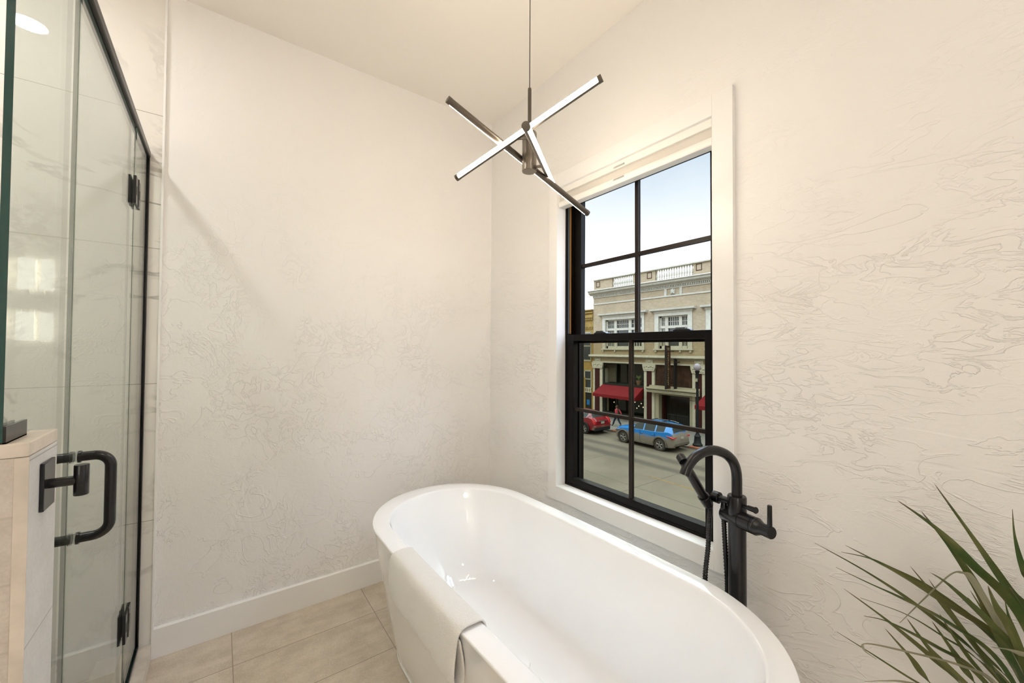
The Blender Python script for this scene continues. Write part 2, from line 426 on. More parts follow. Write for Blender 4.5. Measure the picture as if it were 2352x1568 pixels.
# baseboards
def base_poly(t=0.016, h=0.133): return [(0,0), (-t,0), (-t,h-0.004), (-t+0.004,h), (0,h)]
MB().prism([(-p[0]*-1, p[1]) for p in base_poly()], 0, -1.806, 0.0).build('baseboard_back', M['trim'], label='white baseboard along the back wall', cat='baseboard', kind='structure')
MB().prism([(p[0], p[1]) for p in base_poly()], 1, -0.016, YR).build('baseboard_right', M['trim'], label='white baseboard along the window wall', cat='baseboard', kind='structure')
# slim tile edge strip
B(-1.813, -1.8055, -0.0165, 0.0, 0.0, CH).build('trim_2', M['trim'], label='slim white edge strip where the shower tile ends', cat='trim', kind='structure')
# window casing
cs = MB()
cs.box(-0.02, 0, -1.706, OY0, OZ0-0.076, 2.418); cs.box(-0.02, 0, OY1, -0.655, OZ0-0.076, 2.418)
cs.box(-0.02, 0, OY0, OY1, OZ1, 2.418); cs.box(-0.0198, 0.0495, OY1-0.002, OY1-0.0001, OZ0+0.002, OZ1-0.002); cs.box(-0.0198, 0.0495, OY0+0.0001, OY0+0.002, OZ0+0.002, OZ1-0.002); cs.box(-0.0198, 0.0495, OY0+0.0001, OY1-0.0001, OZ0+0.0001, OZ0+0.002); cs.box(-0.0198, 0.0495, OY0+0.0001, OY1-0.0001, OZ1-0.002, OZ1-0.0001); cs.box(-0.02, 0, OY0, OY1, OZ0-0.076, OZ0)
cs.build('trim_1', M['trim'], bevel=0.0012, label='flat white casing boards around the window', cat='window casing', kind='structure')

# ------------------------------------------------------------------ window
win = empty('window_1', (0.11, -1.1745, OZ0), 'black double-hung window with four-pane sashes in the plaster wall', 'window', kind='structure')
fr = MB()
for (a, b) in ((OY1-0.013, OY1), (OY0, OY0+0.013)): fr.box(0.05, 0.182, a, b, OZ0, OZ1)
fr.box(0.05, 0.182, OY0+0.013, OY1-0.013, OZ0, OZ0+0.014); fr.box(0.05, 0.182, OY0+0.013, OY1-0.013, OZ1-0.03, OZ1)
# parting stop and outer stop
for (a, b) in ((OY1-0.024, OY1-0.013), (OY0+0.013, OY0+0.024)):
    fr.box(0.094, 0.100, a, b, OZ0+0.014, OZ1-0.03)
    fr.box(0.142, 0.182, a, b, OZ0+0.014, OZ1-0.03)
fr.build('frame', M['frame'], win)
# jamb liner strips visible above the lower sash
for (y0, y1) in ((OY1-0.0155, OY1-0.013), (OY0+0.013, OY0+0.0155)):
    B(0.060, 0.069, y0, y1, 1.49, OZ1-0.03).build('track_strip', M['slate'], win, label='grey strip of the sash track')
    B(0.073, 0.083, y0, y1, 1.49, OZ1-0.03).build('track_strip', M['amber'], win, label='amber wood strip of the sash track')
def sash(name, x0, x1, y0, y1, z0, z1, gy0, gy1, gz0, gz1, mw, zc, lbl):
    sm = MB()
    sm.box(x0, x1, y0, gy0, z0, z1); sm.box(x0, x1, gy1, y1, z0, z1)
    sm.box(x0, x1, gy0, gy1, z0, gz0); sm.box(x0, x1, gy0, gy1, gz1, z1)
    s_ = sm.build(name, M['frame'], win, bevel=0.0015, label=lbl)
    xm = (x0+x1)/2
    B(xm-0.002, xm+0.002, gy0-0.004, gy1+0.004, gz0-0.004, gz1+0.004).build('glass_pane', M['wglass'], s_)
    yc = -1.1745
    mm = MB(); 
    for s0, s1 in ((xm-0.010, xm-0.0025), (xm+0.0025, xm+0.010)):
        mm.box(s0, s1, yc-mw/2, yc+mw/2, gz0, gz1); mm.box(s0+0.0004, s1-0.0004, gy0, gy1, zc-mw/2, zc+mw/2)
    mm.build('muntin', M['bronze'], s_)
    return s_
lo = sash('sash', 0.052, 0.088, OY0+0.0135, OY1-0.0135, OZ0+0.0145, 1.483, -1.556, -0.788, 0.664, 1.447, 0.017, 1.056, 'lower black sash, closed')
upr = sash('sash', 0.103, 0.139, OY0+0.0135, OY1-0.0135, 1.435, OZ1-0.031, -1.556, -0.797, 1.485, 2.268, 0.020, 1.884, 'upper black sash against the sky')
for yy in (-0.98, -1.449):
    lk = MB().prism([(yy-0.043,1.4835),(yy+0.043,1.4835),(yy+0.040,1.489),(yy+0.025,1.494),(yy-0.025,1.494),(yy-0.040,1.489)], 0, 0.056, 0.086)
    k_ = lk.build('sash_lock', M['black'], win, bevel=0.002)
    B(0.060, 0.070, yy-0.015, yy+0.03, 1.4942, 1.4985).build('lock_lever', M['black'], k_)
sc_ = MB(); sc_.box(0.1548, 0.1552, OY0+0.026, OY1-0.026, OZ0+0.02, 1.46)
sc_.build('insect_screen', M['screen'], win, label='grey insect screen over the lower half')

w2 = empty('window_2', (0.11, -3.4425, OZ0), 'second black double-hung window further along the wall, outside the view', 'window', kind='structure')  # unseen opening added to bring cool daylight into the room
f2 = MB()
f2.box(0.05, 0.18, -3.895, -3.83, OZ0, OZ1); f2.box(0.05, 0.18, -3.055, -2.99, OZ0, OZ1); f2.box(0.05, 0.18, -3.83, -3.055, OZ0, OZ0+0.05); f2.box(0.05, 0.18, -3.83, -3.055, OZ1-0.06, OZ1); f2.box(0.06, 0.10, -3.83, -3.055, 1.445, 1.483)
f2.box(0.07, 0.085, -3.451, -3.434, OZ0+0.05, OZ1-0.06)
f2.build('frame', M['frame'], w2)
B(0.087, 0.091, -3.829, -3.056, OZ0+0.051, OZ1-0.061).build('glass_pane', M['wglass'], w2)
# ------------------------------------------------------------------ roller shade
sh = empty('roller_shade', (0.02, -1.1745, 2.222), 'white fabric shade drawn fully up at the top of the window', 'window shade')
y0, y1 = OY0+0.004, OY1-0.004
MB().prism([(-0.006,2.298),(0.046,2.298),(0.046,2.333),(-0.006,2.333)], 1, y0, y1).build('headrail', M['shade_rail'], sh, bevel=0.002)
fs = MB().prism([(0.006,2.2562),(0.034,2.2562),(0.034,2.2978),(0.006,2.2978),(0.003,2.290),(0.002,2.277),(0.003,2.264)], 1, y0+0.003, y1-0.003)
fs.build('fabric', M['shade'], sh)
MB().prism([(-0.006,2.256),(-0.010,2.250),(-0.010,2.230),(-0.004,2.222),(0.038,2.222),(0.042,2.230),(0.042,2.256)], 1, y0+0.001, y1-0.001).build('bottom_rail', M['shade_rail'], sh, bevel=0.002)
for z in (2.309, 2.246):
    h_ = MB().prism([(-0.0065,z-0.004),(-0.020,z-0.010),(-0.0215,z-0.008),(-0.009,z+0.004),(-0.0065,z+0.004)] if z > 2.3 else [(-0.0105,z-0.004),(-0.024,z-0.010),(-0.0255,z-0.008),(-0.012,z+0.004),(-0.0105,z+0.004)], 1, -1.192, -1.135)
    h_.build('pull_tab', M['clear'], sh, label='clear plastic pull tab')

# ================================================================== SHOWER
# knee wall
pw = MB(); pw.box(XL, -1.836, -1.425, -1.285, 0, 1.216, mats=[0,0,0,1,0,0])
pwo = pw.build('wall_pony', [M['stone'], M['stone_end']], label='stone-tiled half wall at the left edge carrying the shower glass', cat='half wall', kind='structure')
B(XL, -1.8355, -1.4265, -1.2845, 1.2165, 1.240).build('cap', M['stone_cap'], pwo, bevel=0.002, label='pale stone cap')
B(-1.851, -1.8352, -1.4272, -1.4252, 0.0, 1.216).build('corner_strip', M['stone_cap'], pwo, label='beige corner edge strip')
# curb and shower floor
B(-1.985, -1.812, -1.2845, -0.0125, 0.0005, 0.07).build('trim_3', M['stone_cap'], bevel=0.002, label='low stone curb under the shower door', cat='shower curb', kind='structure')
B(XL, -1.986, -1.2845, -0.0125, 0.0005, 0.006).build('floor_shower', M['floor_s'], label='tiled shower floor behind the glass', cat='floor', kind='structure')

def gx(y): return -1.862 + 0.006*y
se = empty('shower_enclosure', (-1.862, -0.6, 0.07), 'frameless clear glass shower enclosure with black hardware', 'shower enclosure')
GM = [M['glass'], M['glass_e'], M['edge_c']]
ge = [1,1,2,0,2,0]
def pane(name, y0, y1, z0, z1, parent, lbl=None):
    c = gx((y0+y1)/2)
    return MB().box(c-0.004, c+0.004, y0, y1, z0, z1, mats=ge).build(name, GM, parent, label=lbl)
pane('fixed_panel', -0.3195, -0.0145, 0.0725, 2.2515, se, 'narrow fixed glass strip beside the tiled wall')
c = gx(-1.25)
npn = MB(); npn.prism([(-1.079,0.0725),(-1.079,2.2515),(-1.424,2.2515),(-1.424,1.2425),(-1.2835,1.2425),(-1.2835,0.0725)], 0, c-0.005, c+0.005, 0, side=1); npn.m[2] = 2; npn.m[5:8] = [2, 2, 2]
npn.build('notched_panel', GM, se, label='fixed glass panel notched over the half wall')
door = pane('glass_door', -1.068, -0.324, 0.085, 2.247, se, 'hinged clear glass door')
cx_ = gx(-1.07)
B(cx_-0.004, cx_+0.004, -1.0745, -1.0685, 0.085, 2.247).build('door_seal', M['seal'], door)
# pull handle, both sides
hy, hz0, hz1 = -0.990, 0.925, 1.125
hx = gx(hy)
for sg in (1, -1):
    d = 0.062; r = 0.03
    P = []
    def arc(cxx, czz, a0, a1):
        for k in range(9):
            a = a0+(a1-a0)*k/8; P.append((hx+sg*(cxx+r*math.cos(a)), hy, czz+r*math.sin(a)))
    P.append((hx+sg*0.0042, hy, hz1)); arc(d-r, hz1-r, PI/2, 0); arc(d-r, hz0+r, 0, -PI/2); P.append((hx+sg*0.0042, hy, hz0))
    h_ = MB().tube(P, 0.0115, 16).build('pull_handle', M['black'], door, smooth=True)
    for zz in (hz0, hz1):
        MB().cyl((hx+sg*0.0041, hy, zz), (hx+sg*0.0095, hy, zz), 0.0145, n=20).build('collar', M['black'], h_, smooth=True)
# hinges
for zc in (1.995, 0.348):
    xh = gx(-0.32)
    hg = MB()
    for s_ in (1, -1):
        a, b_ = (xh+0.0042, xh+0.013) if s_ > 0 else (xh-0.013, xh-0.0042)
        hg.box(a, b_, -0.372, -0.327, zc-0.053, zc+0.053); hg.box(a, b_, -0.316, -0.270, zc-0.053, zc+0.053)
    hg.cyl((xh+0.010, -0.3215, zc-0.053), (xh+0.010, -0.3215, zc+0.053), 0.0058, n=14)
    ho = hg.build('hinge', M['black'], se, bevel=0.0008)
    for yy in (-0.35, -0.292):
        B(xh+0.0131, xh+0.0139, yy-0.008, yy+0.008, zc-0.016, zc+0.016).build('hinge_cover', M['bronze'], ho)
hd = MB().prism([(-1.878,2.2525),(-1.855,2.2525),(-1.852,2.2555),(-1.852,2.280),(-1.878,2.280)], 1, -2.0, -0.0135)
hd.build('header_rail', M['black_s'], se, bevel=0.0008, label='black rail along the top of the glass')
xc = gx(0)
ch_ = MB(); ch_.box(xc-0.0075, xc-0.0055, -0.030, -0.0125, 0.0705, 2.252); ch_.box(xc+0.0055, xc+0.0085, -0.030, -0.0125, 0.0705, 2.252); ch_.box(xc-0.0075, xc+0.0085, -0.0142, -0.0123, 0.0705, 2.252)
ch_.build('wall_channel', M['black_s'], se)
cb = MB(); cb.box(xc-0.0085, xc-0.0056, -0.3165, -0.030, 0.0705, 0.086); cb.box(xc+0.0052, xc+0.0085, -0.3165, -0.030, 0.0705, 0.086); cb.box(xc-0.0075, xc+0.0085, -0.3165, -0.030, 0.0703, 0.0722)
cb.build('floor_channel', M['black_s'], se)
B(gx(-0.32)-0.0012, gx(-0.32)+0.0012, -0.3236, -0.3199, 0.088, 2.247).build('hinge_seal', M['black_s'], se, label='thin dark seal in the hinge gap')
c = gx(-1.35)
cl_ = MB(); cl_.box(c-0.009, c-0.0053, -1.4245, -1.338, 1.2403, 1.268); cl_.box(c+0.0053, c+0.009, -1.4245, -1.338, 1.2403, 1.268); cl_.box(c-0.009, c+0.009, -1.4245, -1.338, 1.2402, 1.2424)
cl_.build('clamp_channel', M['black'], se, label='black clamp holding the glass on the half wall')

# robe hook on the half wall
rh = empty('robe_hook', (-1.836, -1.346, 1.108), 'matte black robe hook with square plate on the half wall end', 'robe hook')
B(-1.8358, -1.830, -1.375, -1.317, 1.108, 1.192).build('mounting_plate', M['black'], rh, bevel=0.0012)
MB().cyl((-1.8298, -1.346, 1.150), (-1.797, -1.346, 1.150), 0.0085, n=20).build('post', M['black'], rh, smooth=True)
MB().lathe([(0.0,1.122),(0.0098,1.122),(0.0105,1.123),(0.0105,1.177),(0.0098,1.178),(0.0,1.178)], (-1.7905, -1.346, 0), 28, cap=False).build('peg', M['black'], rh, smooth=True)

# ================================================================== BATHTUB
PSI = 0.012
def stad(cx, cy, a, b, s, z, n=40, bulge=0.018):
    pts = []; e = b - s
    raw = []
    for k in range(n+1):
        t = PI*k/n; raw.append((a*math.cos(t), s+e*math.sin(t)))
    for k in range(1, n): raw.append((-a, s-2*s*k/n))
    for k in range(n+1):
        t = PI+PI*k/n; raw.append((a*math.cos(t), -s+e*math.sin(t)))
    for k in range(1, n): raw.append((a, -s+2*s*k/n))
    for u, v in raw:
        u *= 1 + bulge*math.cos(PI*v/b)
        pts.append((cx+u*math.cos(PSI)-v*math.sin(PSI), cy+u*math.sin(PSI)+v*math.cos(PSI), z))
    return pts
TCX, TCY = -0.620, -1.179
outer = [(0.296,0.782,0.45,0.0006),(0.302,0.788,0.45,0.003),(0.304,0.790,0.45,0.016),(0.301,0.787,0.45,0.020),(0.303,0.789,0.45,0.025)]
for k in range(1, 11):
    f = k/10; outer.append((0.303+(0.4025-0.303)*f**0.93, 0.789+(0.910-0.789)*f**0.93, 0.45+0.045*f, 0.025+0.565*f))
outer += [(0.4040,0.9120,0.495,0.5935),(0.4040,0.9120,0.495,0.5970),(0.4025,0.9105,0.495,0.5993),(0.400,0.908,0.495,0.600)]
inner = [(0.343,0.836,0.496,0.600),(0.338,0.831,0.496,0.5985),(0.3345,0.8275,0.496,0.594),(0.333,0.826,0.496,0.586)]
for f, z in ((0.08,0.54),(0.2,0.46),(0.36,0.37),(0.52,0.29),(0.66,0.235),(0.80,0.20),(0.95,0.177),(1.15,0.165),(1.5,0.159),(1.9,0.156),(2.3,0.155)):
    inner.append((0.333-0.115*f, 0.826-0.285*f, 0.496-0.18*f, z))
rows = [stad(TCX, TCY, *r) for r in outer] + [stad(-0.617, -1.189, *r) for r in inner]
tb = MB().grid(rows, close=True)
nr = len(rows[0]); last = len(tb.v)-nr
tb.f.append(tuple(last+j for j in range(nr))); tb.m.append(0)
tb.f.append(tuple(range(nr-1,-1,-1))); tb.m.append(0)
tub = tb.build('bathtub', M['acrylic'], smooth=True, origin=(TCX, TCY, 0), label='white oval freestanding bathtub under the window', cat='bathtub', angle=60)
MB().lathe([(0.0,0.1565),(0.026,0.1565),(0.028,0.174),(0.037,0.176),(0.039,0.181),(0.037,0.187),(0.0,0.190)], (-0.632, -1.189, 0), 28, cap=False).build('drain_cover', M['acrylic'], tub, smooth=True, label='white pop-up drain cover')

# ------------------------------------------------------------------ towel over the left rim
def rim_x(y, a, b, s, cx, cy):
    v = y-cy; u = -a*(1+0.018*math.cos(PI*v/b)); return cx+u*math.cos(PSI)-v*math.sin(PSI)
random.seed(3)
tw = MB(); R_ = []
ys = [-0.902-0.528*k/56 for k in range(57)]
for i, y in enumerate(ys):
    xo = rim_x(y, 0.404, 0.912, 0.495, TCX, TCY); xi = rim_x(y, 0.338, 0.831, 0.496, -0.617, -1.189)
    wv = 0.002*math.sin(y*17)+0.0012*math.sin(y*37+1)
    dl = 0.0015*math.sin(y*9+0.5)
    f = i/56
    pr = [(xi+0.052+wv, 0.425), (xi+0.036, 0.47), (xi+0.020, 0.53), (xi+0.012, 0.575), (xi+0.009, 0.596), (xi+0.001, 0.6085), (xi-0.014, 0.6125),
          ((xi+xo)/2, 0.6125), (xo+0.014, 0.612), (xo-0.001, 0.6085), (xo-0.011, 0.597), (xo-0.016-0.3*wv, 0.578), (xo-0.020-wv, 0.54), (xo-0.020-wv-0.006*f, 0.50),
          (xo-0.016-wv-0.008*f, 0.465+dl), (xo-0.008-wv-0.008*f, 0.448+dl), (xo+0.002-wv-0.007*f, 0.4455+dl), (xo+0.0095-0.8*wv-0.004*f, 0.456+dl), (xo+0.0105-0.5*wv, 0.485), (xo+0.0045, 0.525), (xo-0.0025, 0.56), (xo-0.0065, 0.583)]
    R_.append([(px+random.uniform(-.0006,.0006), y+random.uniform(-.001,.001), pz+random.uniform(-.0006,.0006)) for px, pz in pr])
tw.grid(R_)
tw.build('towel', M['towel'], smooth=True, solid=0.0075, sub=2, label='cream white terry towel folded over the left rim of the tub', cat='towel', angle=180)

def bez(ps, n=60):
    out_ = []
    for k in range(len(ps)-1):
        p0 = Vector(ps[max(k-1,0)]); p1 = Vector(ps[k]); p2 = Vector(ps[k+1]); p3 = Vector(ps[min(k+2,len(ps)-1)])
        for j in range(n):
            t = j/n
            out_.append(0.5*((2*p1)+(p2-p0)*t+(2*p0-5*p1+4*p2-p3)*t*t+(3*p1-p0-3*p2+p3)*t**3))
    out_.append(Vector(ps[-1])); return out_
bez_ = bez
# ================================================================== TUB FAUCET
FX, FY = -0.113, -1.757
fa = empty('tub_faucet', (FX, FY, 0), 'matte black floor-mounted tub filler with hand shower beside the window', 'tub faucet')
bk = M['black']
MB().lathe([(0.0,0.0006),(0.052,0.0006),(0.052,0.008),(0.047,0.012),(0.0,0.012)], (FX,FY,0), 32, cap=False).build('base_flange', bk, fa, smooth=True)
MB().cyl((FX,FY,0.0121),(FX,FY,0.80), 0.0285, n=32).build('column', bk, fa, smooth=True)
MB().lathe([(0.0,0.790),(0.0295,0.790),(0.0302,0.792),(0.0302,0.884),(0.028,0.888),(0.0,0.888)], (FX,FY,0), 32, cap=False).build('collar', bk, fa, smooth=True)
sp_ = [(0.0,0.884),(0.0,0.92),(0.0005,0.955),(0.006,0.985),(0.020,1.012),(0.045,1.034),(0.075,1.047),(0.100,1.0525),(0.128,1.052),(0.155,1.045),(0.180,1.032),(0.199,1.014),(0.211,0.996),(0.2195,0.977)]
ca, sa = math.cos(math.radians(20)), math.sin(math.radians(20))
pth = bez_([(FX-d*ca, FY+d*sa, z) for d, z in sp_], 5)
MB().tube(pth, [0.0168]*(len(pth)-1)+[0.0168], 24).build('spout', bk, fa, smooth=True, angle=50)
v0, v1 = Vector((-0.098,-1.708,0.808)), Vector((-0.163,-1.872,0.819))
dv = (v1-v0).normalized()
vb = MB(); vb.tube([v0, v0+dv*0.003, v0+dv*0.078, v0+dv*0.0782, v0+dv*0.0802, v0+dv*0.0804, v0+dv*0.128, v0+dv*0.1282, v0+dv*0.1298, v0+dv*0.130, v0+dv*0.138, v0+dv*0.140], [0.0265,0.0285,0.0285,0.0270,0.0270,0.0285,0.0285,0.0270,0.0270,0.0285,0.0285,0.0265], 36)
vb.build('valve_body', bk, fa, smooth=True)
lv = MB(); lv.tube([v0+dv*0.1402, v0+dv*0.145, v0+dv*0.152, v0+dv*0.161, v0+dv*0.192, v0+dv*0.194], [0.0262,0.0255,0.0215,0.0195,0.0195,0.0180], 32)
lvo = lv.build('lever_hub', bk, fa, smooth=True)
le = v0+dv*0.186
MB().tube([le+Vector((0,0,-0.012)), le+Vector((0,0,0.0)), le+Vector((0,0,0.04)), le+Vector((0.0,0.0,0.083)), le+Vector((0,0,0.085))], [0.006,0.0075,0.0072,0.0068,0.0055], 16).build('lever', bk, lvo, smooth=True)
k0 = Vector((-0.124,-1.785,0.862)); kd = (Vector((-0.145,-1.84,0.867))-k0).normalized()
MB().tube([k0, k0+kd*0.018, k0+kd*0.0185, k0+kd*0.040, k0+kd*0.048, k0+kd*0.050], [0.006,0.006,0.0085,0.0090,0.0110,0.0095], 20).build('diverter_knob', bk, fa, smooth=True)
# side arm, cradle, hand shower, hose
a0, a1 = Vector((FX+0.003,FY+0.026,0.858)), Vector((-0.104,-1.680,0.858)); da = (a1-a0).normalized()
MB().tube([a0, a0+da*0.026, a0+da*0.0262, a0+da*0.0275, a0+da*0.0277, a1], [0.0125,0.0125,0.0115,0.0115,0.0125,0.0125], 20).build('side_arm', bk, fa, smooth=True)
crd = MB().tube([a1-da*0.014, a1-da*0.0125, a1+da*0.0095, a1+da*0.011], [0.0185,0.0205,0.0205,0.0185], 28).build('cradle', bk, fa, smooth=True)
hb, ht = Vector((-0.128,-1.664,0.829)), Vector((-0.309,-1.660,1.034)); dh = (ht-hb).normalized()
MB().tube([hb+dh*0.004, hb+dh*0.006, hb+dh*0.052, hb+dh*0.054], [0.0160,0.0185,0.0205,0.019], 24).build('holder_cup', bk, crd, smooth=True)
hs = MB().tube([hb+dh*0.0, hb+dh*0.05, hb+dh*0.12, hb+dh*0.20, ht-dh*0.004, ht], [0.0125,0.0155,0.0165,0.0155,0.0140,0.0125], 24).build('hand_shower', bk, fa, smooth=True)
fd = Vector((-0.35,-0.75,-0.55)).normalized()
MB().tube([ht-dh*0.008+Vector((0.002,0.004,0.003)), ht-dh*0.008+fd*0.017], [0.0150,0.0150], 24).build('spray_head', bk, hs, smooth=True)
hp = bez([hb+dh*0.004, hb-dh*0.018+Vector((0,0,-0.004)), (-0.136,-1.670,0.77), (-0.158,-1.677,0.69), (-0.186,-1.681,0.60), (-0.190,-1.684,0.50), (-0.160,-1.692,0.41), (-0.125,-1.702,0.40), (-0.098,-1.712,0.48), (-0.102,-1.717,0.56), (-0.113,-1.716,0.69), (-0.114,-1.712,0.79), (-0.112,-1.712,0.83)], 44)
MB().tube(hp, [0.0080+0.0007*(1 if (k//2) % 2 else -1) for k in range(len(hp))], 12).build('hose', bk, fa, smooth=True, angle=180)
MB().tube([(-0.112,-1.712,0.812),(-0.112,-1.712,0.816),(-0.112,-1.712,0.832),(-0.1105,-1.711,0.844),(-0.109,-1.711,0.852)], [0.0085,0.0115,0.0120,0.0100,0.0095], 20).build('hose_connector', bk, fa, smooth=True)

# ================================================================== PENDANT LIGHT
HX, HY = -0.602, -1.192
pn = empty('pendant_light', (HX, HY, CH), 'dark metal pendant with three crossed glowing LED tubes above the tub', 'pendant light')
MB().lathe([(0.0,CH-0.028),(0.058,CH-0.028),(0.062,CH-0.024),(0.062,CH-0.0005),(0.0,CH-0.0005)], (HX,HY,0), 32, cap=False).build('canopy', M['gunmetal_d'], pn, smooth=True)
MB().cyl((HX,HY,2.442),(HX,HY,CH-0.028), 0.0017, n=8).build('cable', M['bronze'], pn, smooth=True)
MB().lathe([(0.0,2.26),(0.0075,2.26),(0.0075,2.436),(0.0065,2.442),(0.0,2.442)], (HX,HY,0), 16, cap=False).build('stem', M['gunmetal_d'], pn, smooth=True)
MB().lathe([(0.0,2.105),(0.0275,2.105),(0.0290,2.107),(0.0290,2.258),(0.0270,2.262),(0.0,2.262)], (HX,HY,0), 32, cap=False).build('hub', M['gunmetal'], pn, smooth=True)
def led(p0, p1, fdir, post_at, lbl):
    p0, p1 = Vector(p0), Vector(p1); d = (p1-p0).normalized(); r = 0.0125
    u = Vector(fdir); u = (u-d*u.dot(d)).normalized(); w_ = d.cross(u)
    def half(a0, a1, rr, q0, q1, n=14):
        mb = MB(); rows = []
        for q in (q0, q1):
            rows.append([q+(u*math.cos(a0+(a1-a0)*k/n)+w_*math.sin(a0+(a1-a0)*k/n))*rr for k in range(n+1)])
        mb.grid(rows); nn = n+1
        mb.f.append(tuple(range(nn))); mb.m.append(0); mb.f.append(tuple(range(2*nn-1, nn-1, -1))); mb.m.append(0)
        mb.f.append((0, nn, 2*nn-1, nn-1)); mb.m.append(0)
        return mb
    arm = half(PI*0.40, PI*1.60, r, p0+d*0.014, p1-d*0.014).build('arm', M['gunmetal_d'], pn, smooth=True, label=lbl)
    half(-PI*0.40, PI*0.40, r*0.985, p0+d*0.0145, p1-d*0.0145).build('diffuser', M['tube'], arm, smooth=True, label='glowing frosted diffuser')
    for a, b_ in ((p0, p0+d*0.0138), (p1-d*0.0138, p1)):
        MB().cyl(a, b_, 0.0133, n=24).build('end_cap', M['gunmetal_d'], arm, smooth=True)
    if post_at:
        a, b_ = Vector(post_at[0]), Vector(post_at[1])
        MB().cyl(a, b_, 0.006, n=14).build('mount_post', M['gunmetal'], arm, smooth=True)
def on(p0, p1, f): return Vector(p0)+(Vector(p1)-Vector(p0))*f
T1 = ((-0.803,-0.958,2.108), (-0.553,-1.524,2.322))
T2 = ((-0.947,-1.155,2.286), (-0.216,-1.147,2.030))
T3 = ((-0.849,-1.482,2.076), (-0.328,-1.033,2.167))
q = on(*T1, 0.44); led(*T1, (-0.5,-0.75,0.35), ((HX-0.012,HY-0.02,2.232), (q.x,q.y,q.z)), 'tube rising to the right, lit side facing the room')
q = on(*T2, 0.47); led(*T2, (0.0,1.0,-0.1), ((HX,HY+0.02,2.166), (q.x,q.y,q.z)), 'tube falling to the right, lit side facing down')
q = on(*T3, 0.56); led(*T3, (0.72,-0.66,-0.05), ((HX+0.02,HY-0.01,2.127), (q.x,q.y,q.z)), 'tube reaching towards the window, lit side facing right')

# ================================================================== OTHER LAMPS
def downlight(name, x, y, mat, lbl, grp):
    o = empty(name, (x, y, CH), lbl, 'ceiling light', grp)
    MB().lathe([(0.068,CH-0.0008),(0.086,CH-0.0008),(0.086,CH-0.004),(0.070,CH-0.006),(0.068,CH-0.004)], (x,y,0), 40, cap=False).build('trim_ring', M['trim'], o, smooth=True)
    MB().lathe([(0.0,CH-0.0035),(0.068,CH-0.0035),(0.068,CH-0.0012),(0.0,CH-0.0012)], (x,y,0), 40, cap=False).build('lens', mat, o, smooth=True)
downlight('recessed_downlight', -2.40, -0.675, M['spot_s'], 'round recessed light in the shower ceiling, mirrored in the tile', None)
for x, y, l_ in ((-1.05, -3.15, 'round recessed light in the ceiling behind the plant')  ,):
    downlight('recessed_downlight', x, y, M['spot'], l_, None)  # extra lamp out of view, added to brighten the room
vl = empty('vanity_light', (-3.2, YR, 1.86), 'vanity light with opal glass shades mirrored in the shower tile', 'wall light')
B(-3.50, -2.98, YR+0.0005, YR+0.03, 1.80, 1.95).build('backplate', M['black'], vl, bevel=0.002)
for xc2 in (-3.435, -3.235, -3.09):
    wd = 0.062 if xc2 < -3.1 else 0.045
    for z0_, z1_ in ((1.46, 1.76), (2.0, 2.33)):
        B(xc2-wd, xc2+wd, YR+0.035, YR+0.075, z0_, z1_).build('glass_shade', M['vanity'], vl, bevel=0.003)
    B(xc2-0.012, xc2+0.012, YR+0.0302, YR+0.06, 1.759, 2.001).build('shade_holder', M['black'], vl)

